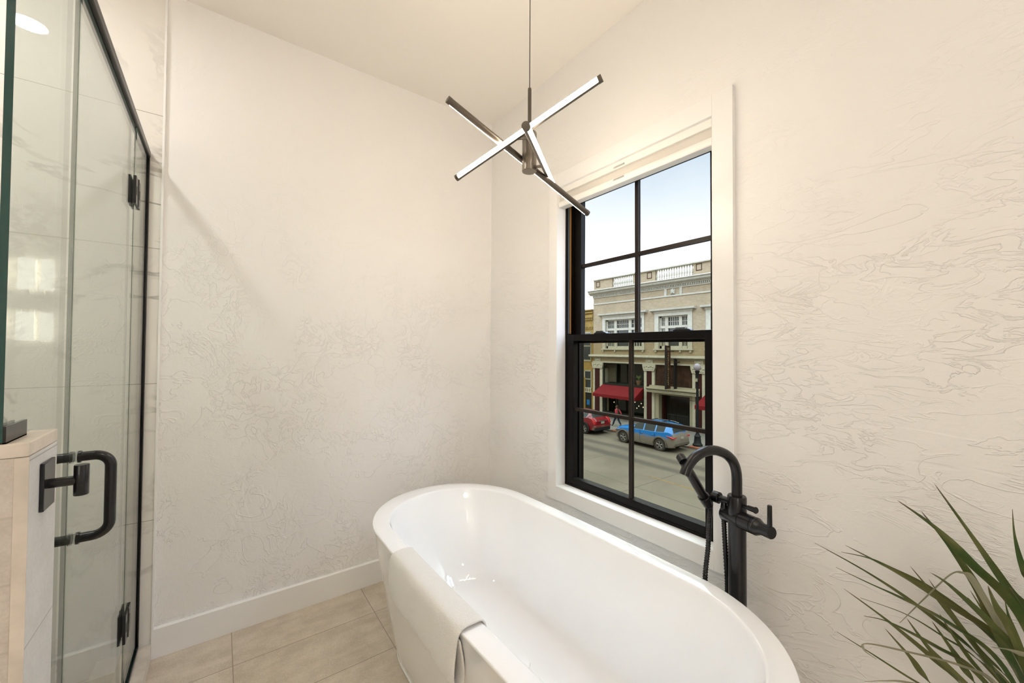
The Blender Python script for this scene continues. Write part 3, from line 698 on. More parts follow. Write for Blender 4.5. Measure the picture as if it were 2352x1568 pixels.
# ================================================================== PLANT
pl = empty('potted_grass_plant', (-0.27, -2.44, 0), 'spiky green grass plant in the lower right corner by the wall', 'plant')
MB().lathe([(0.0,0.0006),(0.10,0.0006),(0.115,0.02),(0.150,0.40),(0.155,0.42),(0.145,0.42),(0.135,0.39),(0.0,0.39)], (-0.27,-2.47,0), 36, cap=False).build('pot', M['pot'], pl, smooth=True)
MB().lathe([(0.0,0.3905),(0.134,0.3905),(0.13,0.398),(0.06,0.405),(0.0,0.407)], (-0.27,-2.47,0), 24, cap=False).build('soil', M['soil'], pl, smooth=True)
LEAVES = [
    [(-0.139,-2.242,1.066),(-0.112,-2.298,0.955),(-0.097,-2.353,0.847),(-0.091,-2.389,0.783),(-0.265,-2.433,0.606)],
    [(-0.373,-2.214,1.068),(-0.315,-2.266,1.01),(-0.271,-2.311,0.942),(-0.208,-2.378,0.829),(-0.252,-2.433,0.615)],
    [(-0.264,-2.235,1.026),(-0.231,-2.277,0.949),(-0.209,-2.315,0.867),(-0.201,-2.351,0.757),(-0.289,-2.447,0.616)],
    [(-0.186,-2.365,1.054),(-0.189,-2.368,0.994),(-0.185,-2.379,0.927),(-0.173,-2.398,0.858),(-0.264,-2.425,0.558)],
    [(-0.132,-1.989,0.819),(-0.076,-2.101,0.761),(-0.051,-2.206,0.703),(-0.062,-2.323,0.631),(-0.271,-2.458,0.588)],
    [(-0.341,-2.114,0.921),(-0.274,-2.193,0.87),(-0.229,-2.254,0.826),(-0.158,-2.375,0.723),(-0.267,-2.469,0.565)],
    [(-0.217,-2.074,0.852),(-0.183,-2.119,0.846),(-0.163,-2.152,0.833),(-0.119,-2.24,0.79),(-0.099,-2.346,0.7),(-0.279,-2.424,0.604)],
    [(-0.466,-2.128,0.913),(-0.417,-2.173,0.883),(-0.371,-2.218,0.856),(-0.307,-2.283,0.811),(-0.243,-2.353,0.731),(-0.284,-2.43,0.56)],
    [(-0.248,-2.087,0.77),(-0.21,-2.155,0.719),(-0.185,-2.224,0.667),(-0.173,-2.284,0.621),(-0.265,-2.464,0.55)],
    [(-0.108,-2.089,0.697),(-0.07,-2.172,0.683),(-0.057,-2.241,0.657),(-0.063,-2.322,0.622),(-0.255,-2.46,0.565)],
    [(-0.341,-2.148,0.768),(-0.308,-2.186,0.761),(-0.257,-2.256,0.724),(-0.222,-2.314,0.684),(-0.251,-2.426,0.57)],
    [(-0.264,-2.075,0.658),(-0.231,-2.132,0.626),(-0.199,-2.213,0.589),(-0.182,-2.268,0.579),(-0.252,-2.443,0.597)],
    [(-0.419,-2.185,0.725),(-0.443,-2.171,0.745),(-0.443,-2.173,0.762),(-0.389,-2.224,0.753),(-0.311,-2.298,0.733),(-0.265,-2.345,0.699),(-0.282,-2.423,0.598)],
    [(-0.155,-2.149,0.664),(-0.146,-2.194,0.615),(-0.148,-2.246,0.566),(-0.251,-2.425,0.571)],
    [(-0.341,-2.221,0.802),(-0.315,-2.255,0.74),(-0.281,-2.299,0.685),(-0.276,-2.462,0.56)],
    [(-0.186,-2.24,0.745),(-0.179,-2.273,0.691),(-0.178,-2.314,0.633),(-0.287,-2.455,0.592)],
    [(-0.31,-2.204,0.77),(-0.282,-2.239,0.831),(-0.251,-2.278,0.895),(-0.236,-2.295,0.902),(-0.225,-2.308,0.891),(-0.209,-2.337,0.822),(-0.198,-2.369,0.737),(-0.29,-2.436,0.574)],
    [(-0.419,-2.269,0.95),(-0.386,-2.293,0.923),(-0.321,-2.341,0.848),(-0.269,-2.379,0.767),(-0.278,-2.429,0.584)],
    [(-0.186,-2.203,0.861),(-0.17,-2.237,0.81),(-0.16,-2.278,0.753),(-0.156,-2.338,0.669),(-0.277,-2.446,0.599)],
    [(-0.108,-2.295,0.819),(-0.106,-2.321,0.767),(-0.113,-2.358,0.699),(-0.288,-2.421,0.552)],
    [(-0.341,-2.339,0.93),(-0.327,-2.348,0.89),(-0.289,-2.373,0.808),(-0.26,-2.428,0.551)],
    [(-0.186,-2.297,0.832),(-0.174,-2.317,0.801),(-0.156,-2.364,0.73),(-0.258,-2.452,0.59)],
    [(-0.466,-2.35,0.87),(-0.429,-2.368,0.86),(-0.393,-2.384,0.844),(-0.347,-2.403,0.811),(-0.29,-2.468,0.563)],
    [(-0.217,-2.256,0.785),(-0.209,-2.281,0.736),(-0.195,-2.327,0.669),(-0.252,-2.46,0.603)],
    [(-0.497,-2.182,0.712),(-0.47,-2.204,0.716),(-0.432,-2.235,0.715),(-0.346,-2.305,0.688),(-0.253,-2.423,0.574)],
    [(-0.155,-2.358,0.872),(-0.145,-2.376,0.827),(-0.136,-2.4,0.77),(-0.276,-2.444,0.604)],
    [(-0.264,-2.356,0.884),(-0.258,-2.362,0.843),(-0.242,-2.378,0.777),(-0.286,-2.433,0.606)],
    [(-0.108,-2.225,0.813),(-0.104,-2.25,0.769),(-0.109,-2.305,0.689),(-0.113,-2.358,0.643),(-0.256,-2.468,0.616)],
]
def blade(pts, wd, mb, tap=2.3):
    P = bez(list(reversed(pts)), 10); k = len(P); rows = []; att = []
    side0 = None
    for i, p in enumerate(P):
        t = (P[min(i+1,k-1)]-P[max(i-1,0)]).normalized()
        s_ = t.cross(Vector((0.45,0.55,0.7))).normalized()
        if side0 is None: side0 = s_
        if s_.dot(side0) < 0: s_ = -s_
        side0 = s_; n_ = t.cross(s_).normalized()
        if n_.z < 0: n_ = -n_
        f = i/(k-1); ww = wd*(0.75+0.35*math.sin(PI*min(f*1.3,1)))*min(1.0, ((1-f)*tap)**0.8+0.03)
        th = 0.0006
        rows.append([p-s_*ww/2, p-n_*ww*0.14-n_*th, p+s_*ww/2, p-n_*ww*0.14+n_*th]); att += [f]*4
    mb.grid(rows, close=True, a=att)
random.seed(9)
fol = MB(); old = MB()
for i, lf in enumerate(LEAVES):
    wd = [0.0150,0.0165,0.0150,0.0115,0.0155,0.0165,0.0140,0.0090,0.0145,0.0090,0.0125,0.0110,0.0105,0.0135,0.0130,0.0125,0.0115,0.0120,0.0100,0.0080,0.0130,0.0075,0.0140,0.0080,0.0120,0.0105,0.0080,0.0080][i]
    blade(lf, wd, old if i in (12, 16, 22, 24) else fol, 6.0 if i == 16 else 2.3)
for k in range(46):                                     # the rest of the clump, out of frame to the right
    a = random.uniform(-2.3, 0.3); ln = random.uniform(0.35, 0.7); el = random.uniform(0.5, 1.25)
    dx, dy = math.cos(a), math.sin(a)
    if dx > 0: dx *= 0.25
    b0 = (-0.27+random.uniform(-.03,.03), -2.45+random.uniform(-.03,.03), 0.55+random.uniform(-.05,.03)); h_ = ln*math.cos(el)
    if dy > -0.15: dy = -0.15-abs(dy)
    blade([(b0[0]+dx*h_*1.25, b0[1]+dy*h_*1.25, b0[2]+ln*math.sin(el)*0.9), (b0[0]+dx*h_*0.6, b0[1]+dy*h_*0.6, b0[2]+ln*math.sin(el)*0.62), b0], random.uniform(0.010,0.016), fol)
for k in range(9):                                      # stems down into the soil
    a = 2*PI*k/9
    fol.tube([(-0.27+0.022*math.cos(a), -2.455+0.022*math.sin(a), 0.60), (-0.27+0.03*math.cos(a), -2.462+0.03*math.sin(a), 0.50), (-0.27+0.034*math.cos(a), -2.466+0.034*math.sin(a), 0.395)], 0.010, 8)
fol.build('foliage', M['leaf'], pl, smooth=True, att=True, angle=40)
old.build('faded_leaf', M['leaf_old'], pl, smooth=True, att=True, angle=40, label='bent pale grey-green blades')

# ================================================================== STREET OUTSIDE
KX = 0.33
def xp(name, col, *a, **k):
    if len(a) < 3: k.setdefault('spec', 0.12)
    return plain(name, tuple(c*KX for c in col), *a, **k)
GZ, SZ = -4.89, -4.75            # road, sidewalk
FXX = 27.5                       # facade plane across the street
M['road'] = None
def roadmat():
    mt, t, p = base('concrete_road')
    v = pos(t); sp = nd(t, 'ShaderNodeSeparateXYZ'); t.links.new(v, sp.inputs[0])
    n1 = noise(t, v, 0.35, 6, 0.6); n2 = noise(t, v, 22, 3, 0.6)
    c = mixc_(t, mrange(t, n1, 0.3, 0.7), (0.078, 0.065, 0.044), (0.104, 0.087, 0.061))
    c = mixc_(t, math_(t, 'MULTIPLY', n2, 0.10), c, (0.054, 0.048, 0.039))
    # tyre-worn bands along the lanes
    wob = math_(t, 'ADD', sp.outputs[0], math_(t, 'MULTIPLY', noise(t, v, 0.25, 2), 0.6))
    for xc in (19.2, 17.6):
        d = math_(t, 'ABSOLUTE', math_(t, 'SUBTRACT', wob, xc+0.3))
        f = mrange(t, d, 0.1, 0.62, 0.62, 0.0); c = mixc_(t, f, c, (0.035, 0.030, 0.023))
    jx = math_(t, 'LESS_THAN', math_(t, 'ABSOLUTE', math_(t, 'SUBTRACT', math_(t, 'FRACT', math_(t, 'DIVIDE', math_(t, 'SUBTRACT', sp.outputs[0], 13.9), 3.6)), 0.5)), 0.4945)
    jy = math_(t, 'LESS_THAN', math_(t, 'ABSOLUTE', math_(t, 'SUBTRACT', math_(t, 'FRACT', math_(t, 'DIVIDE', sp.outputs[1], 4.5)), 0.5)), 0.4955)
    g = math_(t, 'MINIMUM', jx, jy); c = mixc_(t, math_(t, 'SUBTRACT', 1.0, g), c, (0.050, 0.043, 0.033))
    t.links.new(c, p.inputs['Base Color']); p.inputs['Roughness'].default_value = 0.85; p.inputs['Specular IOR Level'].default_value = 0.12
    return mt
M['road'] = roadmat()
M['walk'] = xp('sidewalk_concrete', (0.36, 0.33, 0.27), 0.9, var=0.12, vscale=1.5)
M['curb_red'] = xp('faded_red_curb_paint', (0.50, 0.17, 0.09), 0.85, var=0.25, vscale=3)
M['yellow_l'] = xp('worn_yellow_paint', (0.36, 0.225, 0.085), 0.85, var=0.3, vscale=5)
M['brick'] = brick('tan_brick', (0.235, 0.180, 0.105), (0.29, 0.228, 0.14), (0.21, 0.162, 0.10))
M['ybrick'] = xp('yellow_ochre_wall', (0.56, 0.36, 0.10), 0.85, var=0.14, vscale=3)
M['terra'] = xp('white_glazed_terracotta', (0.93, 0.86, 0.64), 0.45, var=0.07, vscale=4)
M['maroon'] = xp('maroon_panel', (0.085, 0.022, 0.018), 0.45)
M['dkglass'] = xp('dark_shop_glass', (0.030, 0.028, 0.020), 0.12, 0.0, 0.4)
M['pane'] = xp('upper_window_glass', (0.055, 0.065, 0.06), 0.1, 0.0, 0.5)
M['dkgreen'] = xp('dark_green_frame', (0.035, 0.040, 0.030), 0.5)
M['slat'] = xp('brown_slatted_wood', (0.12, 0.062, 0.032), 0.7, var=0.3, vscale=3)
M['awn'] = xp('red_awning_canvas', (0.30, 0.016, 0.018), 0.75, var=0.06, vscale=2)
M['sign'] = xp('rusty_brown_sign', (0.115, 0.056, 0.028), 0.75, var=0.45, vscale=2.2)
M['signdk'] = xp('dark_sign_edge', (0.045, 0.040, 0.036), 0.6)
M['cream'] = xp('worn_cream_paint', (0.62, 0.55, 0.36), 0.7)
M['lampblk'] = xp('black_cast_iron', (0.020, 0.023, 0.022), 0.5)
M['globe'] = xp('frosted_lilac_globe', (0.62, 0.55, 0.60), 0.25)
M['steel'] = xp('light_steel', (0.50, 0.50, 0.48), 0.4, 0.4)
M['wood_o'] = xp('orange_sill_boards', (0.42, 0.22, 0.06), 0.7, var=0.2)
M['curtain'] = xp('shop_curtain', (0.20, 0.17, 0.11), 0.9)
M['clay'] = xp('clay_pot', (0.34, 0.22, 0.12), 0.8)
M['bluep'] = xp('blue_notice', (0.04, 0.26, 0.62), 0.5)
M['white_p'] = xp('white_paper', (0.78, 0.78, 0.74), 0.6)
M['bulb'] = emis('shop_pendant_bulb', (1.0, 0.92, 0.75), 1.6)

B(0.2, 22.72, -120, 260, GZ-0.3, GZ).build('road', M['road'], label='pale concrete street with dark tyre bands', cat='road', kind='structure')
B(22.9, 27.6, -120, 260, GZ-0.3, SZ).build('sidewalk', M['walk'], label='concrete sidewalk across the street', cat='sidewalk', kind='structure')
cbm = MB(); cbm.box(22.72, 22.9, -120, 260, GZ-0.3, SZ, 0)
cbo = cbm.build('curb', M['walk'], label='concrete curb with faded red paint', cat='curb', kind='structure')
for (ya, yb) in ((16.1, 17.75), (9.6, 11.55)):
    B(22.715, 23.05, ya, yb, SZ-0.06, SZ+0.004).build('painted_section', M['curb_red'], cbo, label='faded red painted curb')
yl = MB()
yl.prism([(15.71,6.0),(15.83,6.0),(15.85,7.1),(15.81,8.0),(15.84,8.9),(15.79,9.75),(15.72,9.7),(15.74,8.8),(15.70,7.9),(15.73,7.0)], 2, GZ+0.0005, GZ+0.003)
yl.build('lane_marking', M['yellow_l'], label='worn yellow centre line on the street', cat='road marking', kind='structure')

# ------------------------------------------------------------------ tan brick building
bd = empty('brick_building', (FXX, 15.5, SZ), 'tan brick two-storey building with white trim and roof balustrade across the street', 'building')
def fbox(mb, y0, y1, z0, z1, pr, back=0.3): mb.box(FXX-pr, FXX+back, y0, y1, z0, z1); return mb
YA, YB = 7.1, 23.9
wl = MB()
UW = [(18.16, 22.74), (13.9, 17.16), (8.26, 12.84)]             # upper window frames
# solid wall in strips around the openings
fbox(wl, YA, YB, 4.42, 7.10, 0, 8); fbox(wl, YA, YB, 0.20, 1.44, 0, 8)
pre = YA
for (a, b) in sorted(UW):
    fbox(wl, pre, a+0.25, 1.44, 4.42, 0, 8); pre = b-0.25
fbox(wl, pre, YB, 1.44, 4.42, 0, 8)
wl.box(FXX+0.9, FXX+8, YA, YB, SZ-0.1, 4.42)
wl.build('wall', M['brick'], bd)
# parapet
for (a, b) in ((21.66, 23.9), (17.14, 19.3), (11.7, 13.86), (7.1, 9.3)):
    pp = MB(); fbox(pp, a, b, 7.10, 8.04, -0.05, 0.4); pp.build('parapet_pier', M['brick'], bd)
for (y, z0) in ((23.36, 7.38), (17.7, 7.42), (13.4, 7.44), (7.6, 7.44)):
    t_ = MB(); h, w_ = 0.52, 0.46; th = 0.05
    for (a, b, c, d) in ((y-w_/2, y+w_/2, z0, z0+th), (y-w_/2, y+w_/2, z0+h-th, z0+h), (y-w_/2, y-w_/2+th, z0+th, z0+h-th), (y+w_/2-th, y+w_/2, z0+th, z0+h-th)):
        t_.box(FXX+0.03, FXX+0.06, a, b, c, d)
    t_.build('brick_panel', M['maroon'], bd, label='dark square outline on the parapet')
cp = MB(); fbox(cp, YA-0.05, YB+0.05, 8.04, 8.14, 0.05, 0.45); cp.build('parapet_cap', M['terra'], bd)
prof = [(0.045,7.20),(0.075,7.24),(0.045,7.30),(0.060,7.36),(0.085,7.46),(0.070,7.56),(0.042,7.70),(0.035,7.82),(0.055,7.90),(0.075,7.95),(0.085,8.04)]
bal0 = None
for (a, b, n) in ((19.42, 21.56, 12), (13.98, 17.04, 15), (9.4, 11.6, 12)):
    for k in range(n):
        y = a+(b-a)*k/(n-1)
        if bal0 is None:
            mb = MB(); mb.lathe([(0.0,7.10)]+[(0.085,7.10),(0.085,7.19)]+prof+[(0.0,8.04)], (FXX+0.16, y, 0), 10, cap=False)
            bal0 = mb.build('baluster', M['terra'], bd, smooth=True); bal0y = y
        else:
            o = bal0.copy(); COL.objects.link(o); o.parent = bd; o.location = (0, y-bal0y, 0); WP[o.name] = WP[bd.name]
# cornice with dentils
cn = MB()
cn.prism([(FXX+0.3,7.12),(FXX-0.50,7.06),(FXX-0.52,7.00),(FXX-0.42,6.90),(FXX-0.40,6.80),(FXX-0.30,6.72),(FXX-0.16,6.66),(FXX-0.16,6.60),(FXX+0.3,6.60)], 1, YA-0.35, YB+0.33)
fbox(cn, YA-0.06, YB+0.06, 6.34, 6.44, 0.06, 0.2)
cn.build('cornice', M['terra'], bd)
dm = MB()
for k in range(118): y = YA+0.05+k*0.1425; dm.box(FXX-0.12, FXX+0.05, y, y+0.085, 6.445, 6.60)
dm.build('dentil_band', M['terra'], bd, kind='stuff')
bn = MB(); fbox(bn, YA-0.02, YB+0.02, 5.69, 5.81, 0.05, 0.1); bn.build('string_course', M['terra'], bd)
for (a, b) in ((16.05, 16.27), (14.72, 14.93)):
    on_ = MB(); fbox(on_, a, b, 5.81, 6.34, 0.05, 0.1); on_.build('frieze_block', M['terra'], bd)
on_ = MB()
fbox(on_, 15.32, 15.70, 5.85, 6.28, 0.05, 0.1); on_.sphere((FXX-0.06, 15.51, 6.06), 0.17, sc=(0.6,1,1)); on_.sphere((FXX-0.06, 15.51, 6.22), 0.09); on_.sphere((FXX-0.06, 15.40, 5.95), 0.08); on_.sphere((FXX-0.06, 15.62, 5.95), 0.08)
on_.build('ornament', M['terra'], bd)
# upper windows
for (a, b), muls in zip(UW, ([(0.30, 0.355), (0.70, 0.755)], [(0.225, 0.30), (0.70, 0.775)], [(0.245, 0.30), (0.645, 0.70)])):
    fm = MB(); ai, bi = a+0.36, b-0.36
    if b > 22: ai, bi = 18.40, 22.40
    fbox(fm, a, ai, 1.44, 4.43, 0.06, 0.2); fbox(fm, bi, b, 1.44, 4.43, 0.06, 0.2); fbox(fm, ai, bi, 4.16, 4.43, 0.06, 0.2)
    f_ = fm.build('window', M['terra'], bd)
    lt = MB(); lt.prism([(FXX+0.1,4.56),(FXX-0.12,4.56),(FXX-0.30,4.62),(FXX-0.32,4.76),(FXX+0.1,4.80)], 1, a-0.32, b+0.32); fbox(lt, a-0.05, b+0.05, 4.43, 4.56, 0.10, 0.1)
    lt.build('lintel', M['terra'], f_)
    sl = MB(); fbox(sl, a-0.08, b+0.08, 1.40, 1.52, 0.16, 0.2)
    for yy in (a+0.12, a+0.30*(b-a), b-0.12-0.30*(b-a), b-0.12): fbox(sl, yy-0.07, yy+0.07, 1.24, 1.40, 0.12, 0.1)
    sl.build('sill', M['terra'], f_)
    B(FXX+0.26, FXX+0.27, ai-0.02, bi+0.02, 1.5, 4.2).build('pane', M['pane'], f_)
    sm = MB(); W_ = bi-ai
    def sb(y0, y1, z0, z1, pr=0.0): sm.box(FXX+0.16-pr, FXX+0.255, y0, y1, z0, z1)
    sb(ai, ai+0.16, 1.52, 4.16); sb(bi-0.16, bi, 1.52, 4.16); sb(ai, bi, 4.06, 4.16); sb(ai, bi, 3.17, 3.38, 0.04); sb(ai, bi, 1.52, 1.74)
    for (p, q) in muls: sb(ai+W_*p, ai+W_*q+0.08, 1.52, 4.16, 0.03)
    edges = [ai+0.16] + [v for p, q in muls for v in (ai+W_*p, ai+W_*q+0.08)] + [bi-0.16]
    for k in range(3):
        e0, e1 = edges[2*k], edges[2*k+1]; nn = 6 if k == 1 else (4 if W_ > 3.6 else 3)
        if k == 1 and W_ < 3: nn = 5
        for j in range(1, nn): y = e0+(e1-e0)*j/nn; sb(y-0.02, y+0.02, 3.38, 4.06, -0.03)
        sb(e0, e1, 3.69, 3.73, -0.03)
        if k != 1:
            for j in range(1, nn): y = e0+(e1-e0)*j/nn; sb(y-0.03, y+0.03, 1.74, 3.17, -0.03)
    sm.build('sash_bars', M['terra'], f_)
# band over the ground floor, plaques
gb = MB(); gb.prism([(FXX+0.1,0.96),(FXX-0.34,0.94),(FXX-0.36,0.78),(FXX-0.22,0.70),(FXX-0.10,0.66),(FXX+0.1,0.66)], 1, YA-0.3, YB+0.3)
gb.build('ground_floor_band', M['terra'], bd)
dm2 = MB()
for k in range(150): y = YA+0.05+k*0.112; dm2.box(FXX-0.08, FXX+0.05, y, y+0.06, 0.60, 0.66)
dm2.build('bead_row', M['terra'], bd, kind='stuff')
lt2 = MB(); fbox(lt2, YA, YB, 0.20, 0.33, 0.10, 0.15); lt2.build('shopfront_lintel', M['terra'], bd)
# pilasters with maroon panels
for (a, b, da, db) in ((22.74, 23.86, 23.04, 23.66), (17.16, 18.18, 17.42, 17.92), (12.88, 13.90, 13.14, 13.66), (7.2, 8.3, 7.45, 8.0)):
    pm = MB()
    pm.box(FXX-0.06, FXX+0.9, a, da, SZ, -0.35); pm.box(FXX-0.06, FXX+0.9, db, b, SZ, -0.35)
    pm.box(FXX-0.02, FXX+0.9, da, db, SZ, -0.35); pm.box(FXX-0.07, FXX+0.5, a-0.02, b+0.02, SZ, -4.42)
    p_ = pm.build('pilaster', M['terra'], bd)
    cpm = MB(); cpm.prism([(a,-0.35),(a-0.09,-0.05),(a-0.12,0.20),(b+0.12,0.20),(b+0.09,-0.05),(b,-0.35)], 0, FXX-0.14, FXX+0.3)
    for k in range(5):
        cpm.sphere((FXX-0.14, a+0.1+(b-a-0.2)*k/4, 0.0+0.06*(k % 2)), 0.075, 10, 6); cpm.sphere((FXX-0.14, a+0.15+(b-a-0.3)*k/4, -0.2), 0.05, 10, 6)
    cpm.build('capital', M['terra'], p_)
    pq = MB(); fbox(pq, (a+b)/2-0.35, (a+b)/2+0.35, 0.33, 0.60, 0.06, 0.1); pq.sphere((FXX-0.06,(a+b)/2,0.46), 0.12, sc=(0.5,2.0,0.8)); pq.build('plaque', M['terra'], p_)
    B(FXX-0.045, FXX-0.021, da+0.001, db-0.001, -4.41, -0.36).build('panel', M['maroon'], p_)
# transom windows over the awnings and shop windows under them
for (a, b) in ((18.2, 22.72), (8.3, 12.86)):
    g_ = MB()
    for (c, d, e_, f) in ((a, b, 0.10, 0.20), (a, b, -1.82, -1.66), (a, a+0.10, -1.66, 0.10), (b-0.16, b, -1.66, 0.10), (a+2.92, a+3.0, -1.66, 0.10)): g_.box(FXX+0.02, FXX+0.12, c, d, e_, f)
    t_ = g_.build('transom_window', M['dkgreen'], bd)
    B(FXX+0.07, FXX+0.08, a+0.1, b-0.16, -1.66, 0.10).build('pane', M['wglass'], t_)
    sw = MB()
    for (c, d, e_, f) in ((a, b, -2.75, -2.6), (a, b, SZ+0.001, -4.28), (a, a+0.08, -4.28, -2.75), (b-0.3, b, -4.28, -2.75), (a+2.9, a+3.05, -4.28, -2.75)): sw.box(FXX+0.05, FXX+0.2, c, d, e_, f)
    s_ = sw.build('shop_window', M['dkgreen'], bd)
    B(FXX+0.12, FXX+0.13, a+0.08, b-0.3, -4.28, -2.75).build('pane', M['wglass'], s_)
    B(FXX+0.055, FXX+0.08, a+0.02, b-0.02, -2.6, -1.82).build('hidden_fascia', M['dkgreen'], s_)
    B(FXX-0.06, FXX+0.049, a+0.02, b-0.02, SZ+0.001, -4.40).build('sill_boards', M['wood_o'], s_)
    B(FXX+0.86, FXX+0.89, a, b, SZ, 0.2).build('back_wall', M['dkglass'], bd)
    cu = MB()
    for k in range(24): 
        y = b-0.3-k*0.035; cu.cyl((FXX+0.55, y, -1.6), (FXX+0.55, y, 0.08), 0.024, n=6)
    cu.build('curtain', M['curtain'], bd)
# centre bay: slatted panel, canopy, recessed entry
slm = MB()
for k in range(42): y = 13.93+k*0.0768; slm.box(FXX+0.05, FXX+0.09+0.02*(k % 3), y, y+0.055, -1.46, 0.20)
slm.box(FXX+0.12, FXX+0.14, 13.91, 17.15, -1.46, 0.20)
slm.build('slatted_panel', M['slat'], bd)
cv = MB(); cv.prism([(FXX+0.05,-1.50),(FXX-0.10,-1.50),(FXX-0.12,-1.62),(FXX-0.62,-1.66),(FXX-0.64,-1.74),(FXX-0.50,-1.86),(FXX-0.50,-1.94),(FXX-0.56,-1.96),(FXX-0.56,-2.04),(FXX+0.05,-2.06)], 1, 13.30, 17.62)
cv_ = cv.build('entry_canopy', M['cream'], bd, label='cream dentilled entry canopy')
dn = MB()
for k in range(46): y = 13.36+k*0.092; dn.box(FXX-0.58, FXX-0.49, y, y+0.05, -1.935, -1.87)
dn.build('dentil_row', M['terra'], cv_)
es = MB(); es.box(FXX-0.04, FXX+0.9, 16.78, 17.12, SZ, -2.06); es.box(FXX-0.04, FXX+0.3, 13.92, 14.12, SZ, -2.06); es.box(FXX-0.02, FXX+0.3, 14.12, 16.78, -2.22, -2.06)
es.build('entry_surround', M['cream'], bd)
rc = MB(); rc.box(FXX+0.80, FXX+0.89, 13.95, 16.78, SZ, -2.06); rc.box(FXX+0.4, FXX+0.8, 16.70, 16.775, SZ, -2.06)
rc.build('entry_recess', M['dkglass'], bd)
B(FXX+0.35, FXX+0.75, 16.62, 16.699, SZ+0.02, -2.3).build('entry_door', M['maroon'], bd)
br = MB()
br.tube([(FXX+0.2,14.4,SZ+0.001),(FXX+0.2,14.4,-3.75),(FXX+0.2,16.1,-3.75),(FXX+0.2,16.1,SZ+0.001)], 0.03, 8)
for k in range(9): br.cyl((FXX+0.2,14.57+k*0.17,SZ+0.15),(FXX+0.2,14.57+k*0.17,-3.76), 0.014, n=6)
br.build('barrier', M['dkgreen'], label='grey metal barrier in the dark entrance', cat='barrier', smooth=True)

# things behind and on the shopfront
pt = empty('flower_pot', (FXX+0.4, 19.02, -1.655), 'clay pot with a plant in the window above the red awning', 'plant pot')
MB().lathe([(0.0,-1.654),(0.15,-1.654),(0.21,-1.32),(0.23,-1.32),(0.23,-1.28),(0.0,-1.28)], (FXX+0.4,19.02,0), 16, cap=False).build('pot', M['clay'], pt, smooth=True)
pl2 = MB()
for k in range(14):
    a = 2*PI*k/14; pl2.tube([(FXX+0.4,19.02,-1.285),(FXX+0.4+0.06*math.cos(a),19.02+0.1*math.sin(a),-1.0),(FXX+0.4+0.14*math.cos(a),19.02+0.26*math.sin(a),-0.78-0.1*(k%3))], [0.02,0.03,0.005], 5)
pl2.build('foliage', M['leaf'], pt, smooth=True, att=True)
B(FXX+0.2, FXX+0.8, 18.3, 22.55, -1.68, -1.6555).build('display_shelf', M['dkgreen'], bd)
lamps0 = None
for i, (y, z) in enumerate(((19.5,-3.25),(19.1,-3.55),(18.85,-3.3),(18.65,-3.6),(19.3,-3.75),(21.8,-3.5))):
    if lamps0 is None:
        lm = empty('shop_bulb', (FXX+0.5, y, z), 'small glowing bulb hanging inside the shop under the red awning', 'hanging bulb', 'bulbs in the shop window')
        MB().lathe([(0.0,z),(0.03,z+0.01),(0.045,z+0.05),(0.02,z+0.10),(0.0,z+0.10)], (FXX+0.5,y,0), 10, cap=False).build('bulb', M['bulb'], lm, smooth=True)
        MB().cyl((FXX+0.5,y,z+0.10),(FXX+0.5,y,z+1.2), 0.006, n=6).build('cord', M['lampblk'], lm)
        lamps0 = lm
    else:
        o = lamps0.copy(); COL.objects.link(o); o.location = (FXX+0.5, y, z)
        for ch in list(lamps0.children):
            c_ = ch.copy(); COL.objects.link(c_); c_.parent = o
def awning(y0, y1, lbl, extra):
    a = empty('awning', (FXX, (y0+y1)/2, -2.9), lbl, 'awning')
    mb = MB(); n = 24
    top = [(FXX-0.10, y0+0.55*(0 if k == 0 else 0)+(y1-y0)*k/n, -1.84) for k in range(n+1)]
    bot = [(FXX-1.22, y0-extra[0]+(y1-y0+extra[0]+extra[1])*k/n, -2.60) for k in range(n+1)]
    val = [(FXX-1.23, p[1], -2.86+0.02*math.sin(k*1.4)) for k, p in enumerate(bot)]
    mb.grid([[(FXX-0.04, p[1], p[2]) for p in top], top, bot, val])
    # side cheeks
    mb.add([top[0], bot[0], val[0], (FXX-0.04, bot[0][1]+0.1, -2.86)], [(0,1,2,3)]); mb.add([top[-1], bot[-1], val[-1], (FXX-0.04, bot[-1][1]-0.1, -2.86)], [(0,1,2,3)])
    mb.build('canvas', M['awn'], a, solid=0.015)
    fr_ = MB(); fr_.tube([(FXX-0.03,bot[0][1]+0.12,-2.75),(FXX-1.19,bot[0][1]+0.06,-2.66),(FXX-1.19,bot[-1][1]-0.06,-2.66),(FXX-0.03,bot[-1][1]-0.12,-2.75)], 0.02, 6)
    fr_.build('frame', M['steel'], a)
awning(18.22, 22.66, 'long red canvas awning above the shop, left of the entrance', (-0.02, 0.22))
awning(8.4, 12.82, 'red canvas awning at the right edge of the window view', (0.1, 0.25))
